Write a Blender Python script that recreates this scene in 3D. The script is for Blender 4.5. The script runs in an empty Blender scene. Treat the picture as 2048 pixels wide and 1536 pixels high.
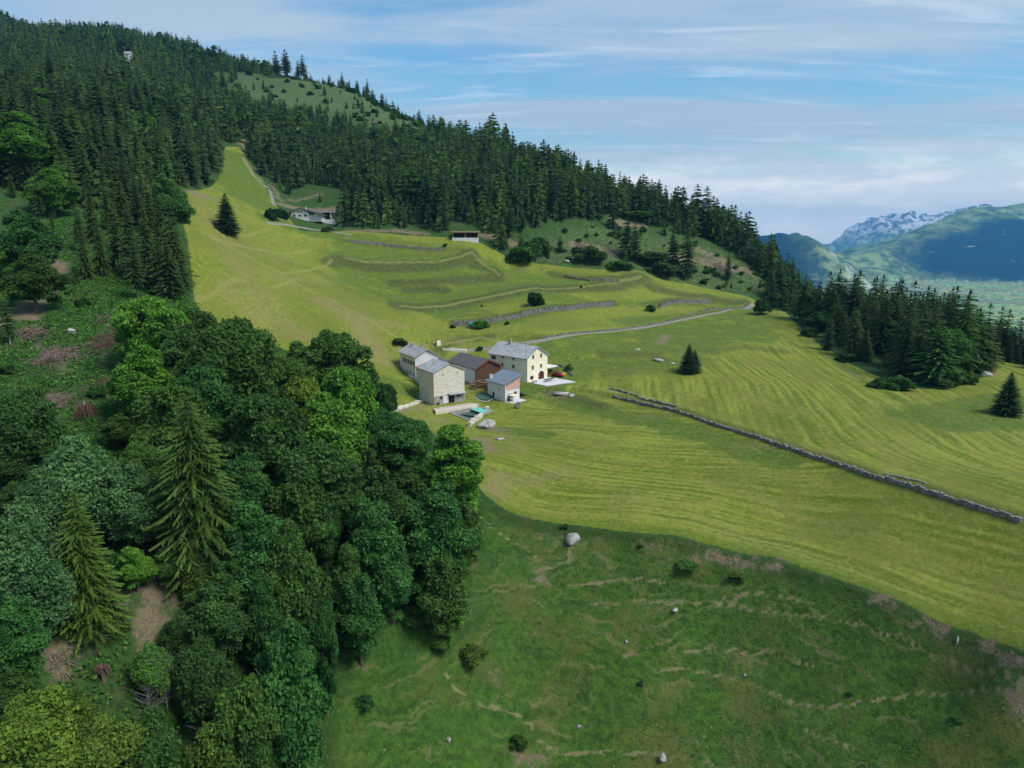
import bpy, math, random
import numpy as np
from mathutils import Vector, Matrix
random.seed(7); rng = np.random.default_rng(7)
sc = bpy.context.scene
col = sc.collection
R = math.radians

# ------------------------------------------------------------------ camera
F = 1421.0; PITCH = R(12.0)
cam = bpy.data.cameras.new('camera'); camo = bpy.data.objects.new('camera', cam); col.objects.link(camo)
cam.sensor_width = 36.0; cam.lens = 36.0 * F / 2048.0
cam.clip_start = 1.0; cam.clip_end = 60000
camo.location = (0, 0, 0); camo.rotation_euler = (math.pi / 2 - PITCH, 0, 0)
sc.camera = camo

# ------------------------------------------------------------------ sky, sun, exposure
sc.view_settings.view_transform = 'Standard'; sc.view_settings.look = 'None'
sc.view_settings.gamma = 1.0; sc.view_settings.exposure = 1.28
SUN_EL, SUN_AZ = R(52), R(115)       # azimuth clockwise from +Y (north): light from the right, a little behind the camera
w = bpy.data.worlds.new('World'); sc.world = w; w.use_nodes = True
nt = w.node_tree; nt.nodes.clear()
def N(t, **k):
    n = nt.nodes.new(t)
    for a, v in k.items(): setattr(n, a, v)
    return n
def L(a, b): nt.links.new(a, b)
def val(sock, v): sock.default_value = v
out = N('ShaderNodeOutputWorld'); bg = N('ShaderNodeBackground'); L(bg.outputs[0], out.inputs[0]); bg.inputs[1].default_value = 0.12
sky = N('ShaderNodeTexSky', sky_type='NISHITA', sun_disc=False, sun_elevation=SUN_EL, sun_rotation=SUN_AZ, air_density=1.4, dust_density=0.6, ozone_density=3.0)
tc = N('ShaderNodeTexCoord')
# clouds: direction vector projected on a high flat layer so that streaks get perspective
sep = N('ShaderNodeSeparateXYZ'); L(tc.outputs['Generated'], sep.inputs[0])
zz = N('ShaderNodeMath', operation='MAXIMUM'); L(sep.outputs[2], zz.inputs[0]); zz.inputs[1].default_value = 0.0
zo = N('ShaderNodeMath', operation='ADD'); L(zz.outputs[0], zo.inputs[0]); zo.inputs[1].default_value = 0.10
dx = N('ShaderNodeMath', operation='DIVIDE'); L(sep.outputs[0], dx.inputs[0]); L(zo.outputs[0], dx.inputs[1])
dy = N('ShaderNodeMath', operation='DIVIDE'); L(sep.outputs[1], dy.inputs[0]); L(zo.outputs[0], dy.inputs[1])
cmb = N('ShaderNodeCombineXYZ'); L(dx.outputs[0], cmb.inputs[0]); L(dy.outputs[0], cmb.inputs[1])
mp = N('ShaderNodeMapping'); L(cmb.outputs[0], mp.inputs[0]); mp.inputs['Rotation'].default_value = (0, 0, R(-16)); mp.inputs['Scale'].default_value = (0.26, 0.80, 1)
mp.inputs['Location'].default_value = (3.1, 0.9, 0)
n1 = N('ShaderNodeTexNoise'); L(mp.outputs[0], n1.inputs[0]); val(n1.inputs['Scale'], 1.7); val(n1.inputs['Detail'], 8); val(n1.inputs['Roughness'], 0.58); val(n1.inputs['Distortion'], 0.5)
r1 = N('ShaderNodeMapRange', interpolation_type='SMOOTHSTEP'); L(n1.outputs[0], r1.inputs[0]); val(r1.inputs[1], 0.34); val(r1.inputs[2], 0.60)
n2 = N('ShaderNodeTexNoise'); L(mp.outputs[0], n2.inputs[0]); val(n2.inputs['Scale'], 0.5); val(n2.inputs['Detail'], 4)
mixc = N('ShaderNodeMix', data_type='RGBA'); L(n2.outputs[0], mixc.inputs[0])
mixc.inputs[6].default_value = (1.0, 1.55, 2.2, 1); mixc.inputs[7].default_value = (1.95, 2.4, 2.85, 1)
skt = N('ShaderNodeMix', data_type='RGBA', blend_type='MULTIPLY'); skt.inputs[0].default_value = 1.0; L(sky.outputs[0], skt.inputs[6]); skt.inputs[7].default_value = (0.28, 0.42, 0.50, 1)
m1 = N('ShaderNodeMix', data_type='RGBA'); L(r1.outputs[0], m1.inputs[0]); L(skt.outputs[2], m1.inputs[6]); L(mixc.outputs[2], m1.inputs[7])
mp3 = N('ShaderNodeMapping'); L(cmb.outputs[0], mp3.inputs[0]); mp3.inputs['Rotation'].default_value = (0, 0, R(14)); mp3.inputs['Scale'].default_value = (0.30, 1.5, 1)
n3 = N('ShaderNodeTexNoise'); L(mp3.outputs[0], n3.inputs[0]); val(n3.inputs['Scale'], 2.6); val(n3.inputs['Detail'], 9); val(n3.inputs['Roughness'], 0.62); val(n3.inputs['Distortion'], 1.2)
r3 = N('ShaderNodeMapRange', interpolation_type='SMOOTHSTEP'); L(n3.outputs[0], r3.inputs[0]); val(r3.inputs[1], 0.50); val(r3.inputs[2], 0.74); val(r3.inputs[4], 0.5)
m0 = N('ShaderNodeMix', data_type='RGBA'); L(r3.outputs[0], m0.inputs[0]); L(m1.outputs[2], m0.inputs[6]); m0.inputs[7].default_value = (2.7, 3.0, 3.3, 1)
# low pale bank of cloud towards the horizon
hz = N('ShaderNodeMapRange', interpolation_type='SMOOTHSTEP'); L(sep.outputs[2], hz.inputs[0]); val(hz.inputs[1], 0.13); val(hz.inputs[2], 0.0); val(hz.inputs[3], 0.0); val(hz.inputs[4], 0.9)
m2 = N('ShaderNodeMix', data_type='RGBA'); L(hz.outputs[0], m2.inputs[0]); L(m0.outputs[2], m2.inputs[6]); m2.inputs[7].default_value = (4.5, 4.25, 3.8, 1)
nb = N('ShaderNodeTexNoise'); mb_ = N('ShaderNodeMapping'); L(tc.outputs['Generated'], mb_.inputs[0]); mb_.inputs['Scale'].default_value = (5, 5, 22); L(mb_.outputs[0], nb.inputs[0]); val(nb.inputs['Scale'], 1.6); val(nb.inputs['Detail'], 7); val(nb.inputs['Roughness'], 0.6)
rb = N('ShaderNodeMapRange', interpolation_type='SMOOTHSTEP'); L(nb.outputs[0], rb.inputs[0]); val(rb.inputs[1], 0.42); val(rb.inputs[2], 0.68)
zb = N('ShaderNodeMapRange', interpolation_type='SMOOTHSTEP'); L(sep.outputs[2], zb.inputs[0]); val(zb.inputs[1], 0.12); val(zb.inputs[2], 0.03)
pb = N('ShaderNodeMath', operation='MULTIPLY'); L(rb.outputs[0], pb.inputs[0]); L(zb.outputs[0], pb.inputs[1])
m3 = N('ShaderNodeMix', data_type='RGBA'); L(pb.outputs[0], m3.inputs[0]); L(m2.outputs[2], m3.inputs[6]); m3.inputs[7].default_value = (5.0, 4.6, 4.2, 1)
L(m3.outputs[2], bg.inputs[0])

sun = bpy.data.lights.new('sun', 'SUN'); sun.energy = 1.75; sun.angle = R(24); sun.color = (1.0, 0.96, 0.88)
suno = bpy.data.objects.new('sun', sun); col.objects.link(suno)
sd = Vector((math.sin(SUN_AZ) * math.cos(SUN_EL), math.cos(SUN_AZ) * math.cos(SUN_EL), math.sin(SUN_EL)))
suno.rotation_euler = sd.to_track_quat('Z', 'Y').to_euler()

# ------------------------------------------------------------------ photo geometry (used to measure where things stand)
cp, sp = math.cos(PITCH), math.sin(PITCH)
def ray(u, v):
    d = 768.0 - v; f = F * cp + d * sp
    return (u - 1024.0) / f, (-F * sp + d * cp) / f          # x/Y, z/Y
def P3(u, v, Y):
    a, b = ray(u, v); return (a * Y, Y, b * Y)
def proj(x, y, z):
    dep = y * cp - z * sp; up = y * sp + z * cp
    return 1024 + F * x / dep, 768 - F * up / dep

# ------------------------------------------------------------------ terrain: a thin plate through surveyed heights
CP = [P3(*t) for t in [
 # pasture slope in the foreground
 (1024,1536,89),(600,1536,78),(300,1536,66),(0,1536,58),(1500,1536,85),(2048,1536,72),(700,1300,92),(1050,1300,105),(1500,1300,101),(1900,1400,84),
 (0,1300,66),(300,1300,74),(145,1300,71),(500,1300,82),(0,1100,80),(300,1100,88),(550,1050,100),(750,1150,100),(850,1050,118),
 # pasture/meadow edge
 (970,1010,130),(1150,1065,124),(1350,1088,118),(1550,1130,110),(1800,1220,96),(2048,1320,81),
 # lower meadow
 (1000,900,160),(1150,950,149),(1400,950,150),(1600,1050,126),(1900,1150,104),(2048,1200,94),(1250,830,190),(1150,830,194),(1100,1000,138),(1500,950,145),
 # wall line
 (1230,796,208),(1373,830,187),(1509,874,167),(1640,918,148),(1835,979,127),(2048,1047,110),
 # hamlet
 (1050,766,223),(930,800,207),(832,757,228),(800,730,240),(1010,804,206.5),(870,820,199),(1120,750,232),(980,760,224),(940,850,187),
 # right meadow
 (1700,850,171),(1900,950,134),(2048,950,137),(2015,830,190),(2048,880,165),(1500,720,250),(1375,745,231),(1600,780,212),(1850,790,212),
 (1720,710,262),(1640,680,285),(1830,770,226),(1900,720,250),(1975,738,238),
 # track and terraces
 (1060,680,258),(1232,663,290),(1337,645,322),(1499,612,398),(1590,625,350),(908,650,285),(1073,634,300),(1091,600,330),(1225,610,345),(1421,605,392),
 (880,612,315),(1021,585,345),(1232,566,378),(793,562,345),(940,553,362),(664,520,352),(881,524,372),(945,505,392),(1100,540,392),(1300,555,405),(1420,580,412),
 # left meadow
 (450,640,215),(560,690,200),(700,700,222),(600,620,248),(750,640,262),(450,540,262),(600,540,318),(500,470,335),(700,480,378),(400,400,330),
 (600,438,400),(660,455,400),(560,410,420),(860,470,405),(930,480,400),(450,320,440),(500,330,465),(450,290,490),(545,390,432),(380,500,265),
 # gully side, left
 (330,590,182),(390,610,195),(200,600,172),(0,600,168),(100,720,135),(0,850,112),(200,820,120),(400,760,140),(560,800,140),(760,800,180),(0,450,230),(200,450,225),(330,450,235),(300,900,112),
 (760,900,145),(860,950,135),(0,970,95),
 # hillside forest
 (0,300,330),(200,330,305),(0,150,650),(200,200,520),(0,72,1200),(200,72,1180),(300,100,1090),(420,128,980),(500,150,900),(560,155,880),(640,160,850),
 (600,300,560),(600,210,740),(480,250,600),(300,280,430),(720,200,780),(800,245,690),(880,290,620),(950,312,600),(1000,400,440),(1000,470,410),(1100,350,555),(1200,480,425),(1200,380,530),
 (1320,430,500),(1400,468,480),(1470,500,465),(1530,560,440),(1450,560,428),(800,400,440),(800,340,505),(1000,350,520),(700,400,440),(1300,500,440)]]
CP += [(0,55,-96),(0,0,-128),(90,20,-118),(-90,20,-72),(-60,0,-85),(200,0,-150),(0,-120,-190),(130,60,-80),
 (220,200,-66),(300,200,-118),(190,110,-66),(215,320,-72),(265,340,-112),(175,300,-47.5),(230,240,-58),(180,400,-55),(205,460,-62),(300,470,-135),
 (-330,1130,205),(-140,900,108),(-40,800,40),(40,760,10),(110,700,-35),(185,620,-85),(240,540,-110),(-700,1600,345),(-900,1250,360),(-1100,1000,380),(-1000,1500,370),
 (600,400,-330),(800,800,-470),(500,900,-370),(300,1000,-230),(0,1400,-60),(-300,1700,120),(1000,100,-500),(500,0,-330),(400,200,-190),
 (-500,400,100),(-400,200,50),(-300,100,18),(-200,50,-10),(-600,700,165),(-340,400,58),(-200,0,-40),(-180,150,0),(-800,500,180),(-700,950,240)]
CP = np.array(CP, float)
def tps_U(r2): return np.where(r2 > 0, r2 * np.log(np.maximum(r2, 1e-9)), 0.0)
SC = 200.0
def tps_fit(P, lam):
    X = P[:, :2] / SC; n = len(X)
    K = tps_U(((X[:, None] - X[None]) ** 2).sum(-1)) + lam * np.eye(n)
    Q = np.hstack([np.ones((n, 1)), X]); A = np.zeros((n + 3, n + 3)); A[:n, :n] = K; A[:n, n:] = Q; A[n:, :n] = Q.T
    return np.linalg.solve(A, np.concatenate([P[:, 2], np.zeros(3)]))
TW = tps_fit(CP, 0.0012)
def tps(x, y):
    sh = x.shape; x = x.ravel() / SC; y = y.ravel() / SC; o = np.zeros(len(x))
    n = len(CP); cx = CP[:, 0] / SC; cy = CP[:, 1] / SC
    for i in range(0, len(x), 20000):
        s = slice(i, i + 20000)
        r2 = (x[s, None] - cx) ** 2 + (y[s, None] - cy) ** 2
        o[s] = tps_U(r2) @ TW[:n] + TW[n] + TW[n + 1] * x[s] + TW[n + 2] * y[s]
    return o.reshape(sh)
def steps(a, b, fa, fb, fine, grow, mx):
    c = list(np.arange(fa, fb, fine)); s = fine; p = fa; lo = []
    while p > a: s = min(s * grow, mx); p -= s; lo.append(p)
    s = fine; p = c[-1]; hi = []
    while p < b: s = min(s * grow, mx); p += s; hi.append(p)
    return np.array(lo[::-1] + c + hi)
GX = steps(-1300, 1300, -75, 135, 0.75, 1.014, 30)
GY = steps(-160, 1900, 62, 250, 0.75, 1.010, 16)
gx, gy = np.meshgrid(GX, GY)
# value noise
def vnoise(x, y, s, seed=0, oct=4, rough=0.5):
    o = 0; a = 1.0; t = 0
    for k in range(oct):
        X = x / s + 17.3 * k + seed * 3.7; Y = y / s + 9.1 * k - seed * 5.1
        xi = np.floor(X).astype(int); yi = np.floor(Y).astype(int); fx = X - xi; fy = Y - yi
        fx = fx * fx * (3 - 2 * fx); fy = fy * fy * (3 - 2 * fy)
        def h(i, j):
            n = (i * 374761393 + j * 668265263 + (seed + k) * 1274126177) & 0xffffffff
            n = ((n ^ (n >> 13)) * 1103515245) & 0xffffffff
            return ((n ^ (n >> 16)) & 0xffff) / 65535.0
        v = (h(xi, yi) * (1 - fx) + h(xi + 1, yi) * fx) * (1 - fy) + (h(xi, yi + 1) * (1 - fx) + h(xi + 1, yi + 1) * fx) * fy
        o = o + a * (v - 0.5); t += a; a *= rough; s = s / 2.0
    return o / t
HZ = tps(gx, gy)
HZ0 = HZ.copy()
def Hs(x, y, A=None):
    A = HZ if A is None else A
    x = np.asarray(x, float); y = np.asarray(y, float)
    i = np.clip(np.searchsorted(GX, x) - 1, 0, len(GX) - 2); j = np.clip(np.searchsorted(GY, y) - 1, 0, len(GY) - 2)
    fx = np.clip((x - GX[i]) / (GX[i + 1] - GX[i]), 0, 1); fy = np.clip((y - GY[j]) / (GY[j + 1] - GY[j]), 0, 1)
    return (A[j, i] * (1 - fx) + A[j, i + 1] * fx) * (1 - fy) + (A[j + 1, i] * (1 - fx) + A[j + 1, i + 1] * fx) * fy
TY = np.geomspace(35, 1700, 6000)
def G(u, v):                       # where the line of sight through a photo point meets the ground
    a, b = ray(u, v); h = Hs(a * TY, TY); s = np.nonzero(b * TY <= h)[0]
    if len(s) == 0: return None
    Y = TY[s[0]]; return (float(a * Y), float(Y), float(h[s[0]]))
def GG(u, v):
    for k in range(60):
        q = G(u, v + 4 * k)
        if q: return (q[0], q[1], float(Hs(q[0], q[1])))
def GL(pts): return np.array([GG(u, v)[:2] for u, v in pts])
def dseg(x, y, pl, closed=False):  # distance to a polyline, all points
    d = np.full(x.shape, 1e9); n = len(pl)
    for k in range(n if closed else n - 1):
        a = pl[k]; b = pl[(k + 1) % n]; ab = b - a; l2 = (ab ** 2).sum() + 1e-9
        t = np.clip(((x - a[0]) * ab[0] + (y - a[1]) * ab[1]) / l2, 0, 1)
        d = np.minimum(d, np.hypot(x - a[0] - t * ab[0], y - a[1] - t * ab[1]))
    return d
def inside(x, y, pl):
    r = np.zeros(x.shape, bool); n = len(pl)
    for k in range(n):
        a = pl[k]; b = pl[(k + 1) % n]
        if a[1] == b[1]: continue
        c = ((a[1] > y) != (b[1] > y)) & (x < (b[0] - a[0]) * (y - a[1]) / (b[1] - a[1]) + a[0]); r ^= c
    return r
def sdf(x, y, pl):
    d = dseg(x, y, pl, True); return np.where(inside(x, y, pl), d, -d)
def smooth(a, b, x):
    t = np.clip((x - a) / (b - a), 0, 1); return t * t * (3 - 2 * t)

# ------------------------------------------------------------------ outlines on the ground
MEADOW = GL([(385,570),(372,470),(352,402),(430,366),(448,325),(448,290),(478,290),(510,340),(545,400),(600,462),(690,462),(860,474),(960,488),(1010,512),(1090,532),(1200,540),(1290,552),(1370,566),(1480,590),(1540,612),(1585,640),(1640,688),(1700,728),(1790,768),(1850,778),(1920,766),(1975,752)])
MEADOW = np.vstack([MEADOW, [[175, 262], [190, 200], [150, 90]], GL([(2048,1322),(1950,1285),(1800,1218),(1680,1172),(1550,1128),(1350,1084),(1150,1062),(1010,1030),(968,1000),(940,930),(860,860),(790,820),(740,780),(660,740),(560,695),(440,650),(400,620)])])
PASTURE = np.vstack([GL([(968,1002),(1010,1034),(1150,1066),(1350,1088),(1550,1132),(1680,1176),(1800,1222),(1950,1290),(2048,1326)]), [[120, 60], [80, -60], [-12, -60]], GL([(640,1530),(640,1380),(690,1280),(800,1180),(900,1080)])])
LOWEDGE = GL([(968,1000),(1010,1032),(1150,1064),(1350,1086),(1550,1130),(1680,1174),(1800,1220),(1950,1287),(2048,1324)])
LOWEDGE = np.vstack([LOWEDGE, [[100, 60]]])
GROVE = np.vstack([GL([(1545,612),(1590,640),(1640,690),(1700,732),(1790,775),(1880,830),(1990,900)]), [[118, 120]]])
TRACK = GL([(1045,686),(1080,681),(1126,673),(1232,663),(1337,645),(1443,624),(1505,609)])
PATH2 = GL([(537,446),(569,449),(608,456),(655,462),(700,470)])
PATH3 = GL([(485,311),(506,349),(540,380),(549,410)])
YARDPATH = GL([(1045,686),(1010,690),(960,700),(905,700)])
COWS = [GL(p) for p in [
 [(886,1339),(906,1368),(939,1397),(972,1409),(1006,1409),(1035,1426),(1064,1450),(1070,1482),(1097,1502),(1146,1517),(1221,1511),(1300,1515),(1420,1522)],
 [(952,1028),(993,1061),(1047,1090),(1088,1123)],[(1097,1078),(1134,1099),(1142,1123),(1068,1138)],
 [(1180,1204),(1250,1201),(1375,1197),(1464,1209),(1562,1227),(1612,1234),(1690,1246),(1756,1266),(1815,1289),(1893,1332),(1990,1363),(2048,1379)],
 [(1570,1394),(1640,1404),(1757,1394),(1835,1380),(1912,1390),(1990,1396),(2048,1388)],
 [(1250,1308),(1320,1293),(1398,1303),(1468,1297),(1542,1301),(1620,1324)],
 [(1300,1343),(1406,1343),(1484,1351),(1546,1379),(1585,1402)],[(1453,1197),(1503,1188),(1601,1203)],
 [(1140,1165),(1195,1160),(1260,1158),(1330,1162)],[(1600,1450),(1650,1475),(1720,1500)]]]
SOILS = [(GL(p), wd) for p, wd in [
 ([(1085,1078),(1125,1086),(1140,1095)], 0.9),([(1085,1150),(1098,1162)], 1.0),([(1281,1106),(1340,1112)], 0.7),([(1400,1118),(1453,1133),(1510,1138)], 1.5),([(1510,1138),(1558,1145)], 1.0),
 ([(1640,1168),(1665,1174)],0.4),([(1757,1215),(1800,1232)], 0.9),([(1850,1258),(1890,1276)], 1.1),([(1950,1298),(1985,1318),(2040,1345)], 1.4),([(2030,1400),(2060,1425)],1.2),
 ([(1040,1520),(1060,1536)], 2.0),([(960,1320),(985,1345)], 0.8),([(985,970),(1010,990)],1.6),
 ([(860,838),(890,842)], 3.0),([(790,822),(850,806),(790,815)], 1.6),([(980,850),(1000,860)], 2.5),([(965,880),(985,900)], 3.0),
 ([(330,1120),(310,1200),(305,1270)], 3.0),([(215,1240),(140,1310),(110,1330)], 2.2),([(340,1110),(250,1200)], 2.6),
 ([(238,610),(215,660),(205,740)], 5.0),([(70,690),(110,715),(130,745)], 5.0),([(90,800),(110,810)], 3.0),([(110,530),(90,580),(50,640)], 4.5),([(40,640),(0,660)],3),
 ([(1330,672),(1325,690)], 3.2),([(700,462),(780,462),(850,468)], 3.2),([(545,370),(560,400),(640,388)], 2.4),([(500,330),(530,372)], 1.6),([(470,275),(520,290)],8.0),
 ([(250,340),(170,350)], 3.0),([(380,385),(420,395)],4.0),([(560,408),(700,415)],5.0),
 ([(1150,490),(1250,515)],5.0),([(1350,510),(1500,545)],5.5),([(1230,440),(1280,450)],6.0),([(960,470),(1030,490)],4.0),([(1400,500),(1450,520)],5.0),([(1960,732),(1990,745)],2.5),([(1700,745),(1740,760)],2.0),
 ([(480,285),(500,300)],4.0)]]
# relief: natural swells, terrace lips and banks, wall footings
mead = sdf(gx, gy, MEADOW); past = sdf(gx, gy, PASTURE)
near = 1 - smooth(260, 620, gy)
HZ = HZ + vnoise(gx, gy, 38, 1) * 2.6 * smooth(-10, 25, np.abs(mead)) * (0.35 + 0.65 * near) + vnoise(gx, gy, 9, 2, 3) * 0.7 * near + vnoise(gx, gy, 90, 5, 3) * smooth(350, 800, gy) * 22
HZ = HZ + np.where(past > 0, vnoise(gx, gy, 14, 3, 5, 0.6) * 2.0 * smooth(0, 6, past), 0) + np.where((mead < 0) & (past < 0), vnoise(gx, gy, 11, 4, 4, 0.6) * 3.2 * smooth(0, 8, -mead) * near, 0)
LIPS = [([(664,520),(690,515),(734,524),(800,526),(881,524),(910,518),(945,505)], 2.0, 7.5),([(945,505),(951,527),(983,539),(998,550)], 1.6, 6),
 ([(793,562),(881,559),(940,553),(992,547)], 1.5, 7),([(816,577),(860,573),(893,578)], 1.5, 5),([(800,612),(880,612),(950,599),(1021,585),(1073,575),(1179,571),(1232,566),(1284,552)], 1.9, 7.5),
 ([(910,645),(985,640),(1038,631),(1091,619),(1154,614),(1225,607)], 1.7, 4),([(1305,612),(1372,603),(1425,602)], 1.8, 4),
 ([(1050,678),(1126,669),(1232,659),(1337,641),(1443,620),(1500,606)], 1.3, 3.5),
 ([(1100,540),(1200,556),(1290,560)], 1.2, 6),([(1300,570),(1400,590),(1490,600)], 1.5, 7),
 ([(1180,784),(1229,792),(1304,809),(1373,826),(1441,850),(1509,870),(1560,889),(1640,914),(1730,946),(1835,975),(1952,1012),(2048,1042)], 1.1, 3.5),
 ([(1100,780),(1160,795),(1200,810)], 1.2, 5),([(690,480),(764,486),(822,493),(890,497)], 1.1, 4),([(880,690),(930,672),(980,668)], 1.2, 6),
 ([(1420,700),(1480,690),(1560,700)], 1.0, 6),([(1200,700),(1280,705),(1330,715)], 1.0, 6),([(1240,740),(1340,735)], 0.8, 6),([(460,560),(560,590),(660,640),(700,680)], 0.7, 5),([(480,480),(640,540),(760,600)], 0.8, 6),
 ([(968,1003),(1150,1066),(1350,1088),(1550,1132),(1680,1176),(1800,1222),(1950,1290),(2048,1326)], 1.2, 3.5)]
bank = np.zeros_like(HZ)
for pts, hgt, wd in LIPS:
    pl = GL(pts); d = dseg(gx, gy, pl)
    HZ = HZ + hgt * 1.05 * np.exp(-(d / wd) ** 2)
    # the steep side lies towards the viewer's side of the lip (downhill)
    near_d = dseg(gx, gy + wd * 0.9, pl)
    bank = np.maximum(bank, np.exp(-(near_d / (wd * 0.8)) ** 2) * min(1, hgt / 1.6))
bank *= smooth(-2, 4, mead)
# a track cut flat, the house platforms
def level(pl, wid, hh=None, soft=3.0, closed=False):
    global HZ
    if closed: d = np.maximum(-sdf(gx, gy, pl), 0)
    else: d = np.maximum(dseg(gx, gy, pl) - wid, 0)
    k = 1 - smooth(0, soft, d)
    HZ = HZ * (1 - k) + hh * k
tsm = dseg(gx, gy, TRACK); k = 1 - smooth(1.2, 3.5, tsm); HZ = HZ * (1 - k) + (tps(gx, gy) - 0.2) * k
ZA = -47.0
level(np.array([(4.6,222.5),(-8,233),(0,243),(12.5,232.5),(20.5,227),(13,217.5)]), 0, ZA, 4, True)
level(np.array([(-2.5,206),(-9,214),(-4,219),(3.5,211),(6,207),(1,203.5)]), 0, -49.3, 3, True)
level(np.array([(-23,200),(-30,210),(-20,216),(-13.5,206.5)]), 0, -49.0, 3, True)
level(np.array([(-21.5,196.5),(-12,203.5),(-8,206),(-4,199),(-10.5,186.5),(-15,190)]), 0, -50.6, 3.5, True)
POOL = np.array([(-17.3,197.6),(-10.4,204.3),(-6.2,199.3),(-11.6,189.6)])
HZ = np.where(sdf(gx, gy, POOL) > 0.15, -54.0, HZ)
HZ = np.maximum(HZ, -512 + vnoise(gx, gy, 60, 8) * 4)

# ------------------------------------------------------------------ object helpers
def tag(o, label=None, cat=None, group=None, kind=None):
    if label: o['label'] = label
    if cat: o['category'] = cat
    if group: o['group'] = group
    if kind: o['kind'] = kind
    return o
def mesh_np(name, V, Fq, mat=None, parent=None, smooth_=False, attrs=None, mats=None, midx=None):
    me = bpy.data.meshes.new(name); V = np.asarray(V, np.float32); Fq = np.asarray(Fq, np.int32); k = Fq.shape[1]
    me.vertices.add(len(V)); me.vertices.foreach_set('co', V.ravel())
    me.loops.add(Fq.size); me.loops.foreach_set('vertex_index', Fq.ravel())
    me.polygons.add(len(Fq)); me.polygons.foreach_set('loop_start', np.arange(0, Fq.size, k, dtype=np.int32))
    me.polygons.foreach_set('use_smooth', np.full(len(Fq), smooth_))
    for m in (mats or [mat]):
        if m: me.materials.append(m)
    if midx is not None: me.polygons.foreach_set('material_index', np.asarray(midx, np.int32))
    for a, arr in (attrs or {}).items():
        arr = np.asarray(arr, np.float32)
        if arr.ndim == 1: at = me.attributes.new(a, 'FLOAT', 'POINT'); at.data.foreach_set('value', arr)
        else: at = me.attributes.new(a, 'FLOAT_VECTOR', 'POINT'); at.data.foreach_set('vector', arr.ravel())
    me.update(calc_edges=True); me.validate()
    o = bpy.data.objects.new(name, me); col.objects.link(o)
    if parent: o.parent = parent
    return o
class MB:
    def __init__(s): s.v = []; s.f = []
    def add(s, v, f): n = len(s.v); s.v += [tuple(p) for p in v]; s.f += [tuple(i + n for i in q) for q in f]; return s
    def box(s, x0, y0, z0, x1, y1, z1, M=None):
        v = [(x0,y0,z0),(x1,y0,z0),(x1,y1,z0),(x0,y1,z0),(x0,y0,z1),(x1,y0,z1),(x1,y1,z1),(x0,y1,z1)]
        if M: v = [M @ Vector(p) for p in v]
        return s.add(v, [(0,3,2,1),(4,5,6,7),(0,1,5,4),(1,2,6,5),(2,3,7,6),(3,0,4,7)])
    def prism(s, poly, z0, z1):
        n = len(poly); zt = z1 if isinstance(z1, (list, tuple)) else [z1] * n; zb = z0 if isinstance(z0, (list, tuple)) else [z0] * n
        v = [(p[0], p[1], zb[i]) for i, p in enumerate(poly)] + [(p[0], p[1], zt[i]) for i, p in enumerate(poly)]
        return s.add(v, [tuple(range(n - 1, -1, -1)), tuple(range(n, 2 * n))] + [(i, (i + 1) % n, n + (i + 1) % n, n + i) for i in range(n)])
    def tube(s, pts, rad, k=6):
        n = len(pts); r0 = rad if isinstance(rad, (list, tuple)) else [rad] * n; v = []; f = []
        for i, p in enumerate(pts):
            p = Vector(p); d = (Vector(pts[min(i + 1, n - 1)]) - Vector(pts[max(i - 1, 0)])).normalized()
            a = d.orthogonal().normalized(); b = d.cross(a)
            for j in range(k): t = 2 * math.pi * j / k; v.append(p + (a * math.cos(t) + b * math.sin(t)) * r0[i])
        for i in range(n - 1):
            for j in range(k): f.append((i * k + j, i * k + (j + 1) % k, (i + 1) * k + (j + 1) % k, (i + 1) * k + j))
        f.append(tuple(range(k - 1, -1, -1))); f.append(tuple(range((n - 1) * k, n * k)))
        return s.add(v, f)
    def build(s, name, mat, parent=None, bevel=0, smooth_=False):
        me = bpy.data.meshes.new(name); me.from_pydata([tuple(p) for p in s.v], [], s.f); me.materials.append(mat); me.update()
        if smooth_: me.polygons.foreach_set('use_smooth', [True] * len(me.polygons))
        o = bpy.data.objects.new(name, me); col.objects.link(o)
        if parent: o.parent = parent
        if bevel:
            b = o.modifiers.new('bevel', 'BEVEL'); b.width = bevel; b.segments = 2; b.limit_method = 'ANGLE'
        return o
def empty(name, loc, rz=0, label=None, cat=None, group=None):
    o = bpy.data.objects.new(name, None); col.objects.link(o); o.empty_display_size = 0.5
    o.location = loc; o.rotation_euler = (0, 0, rz); return tag(o, label, cat, group)

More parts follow.
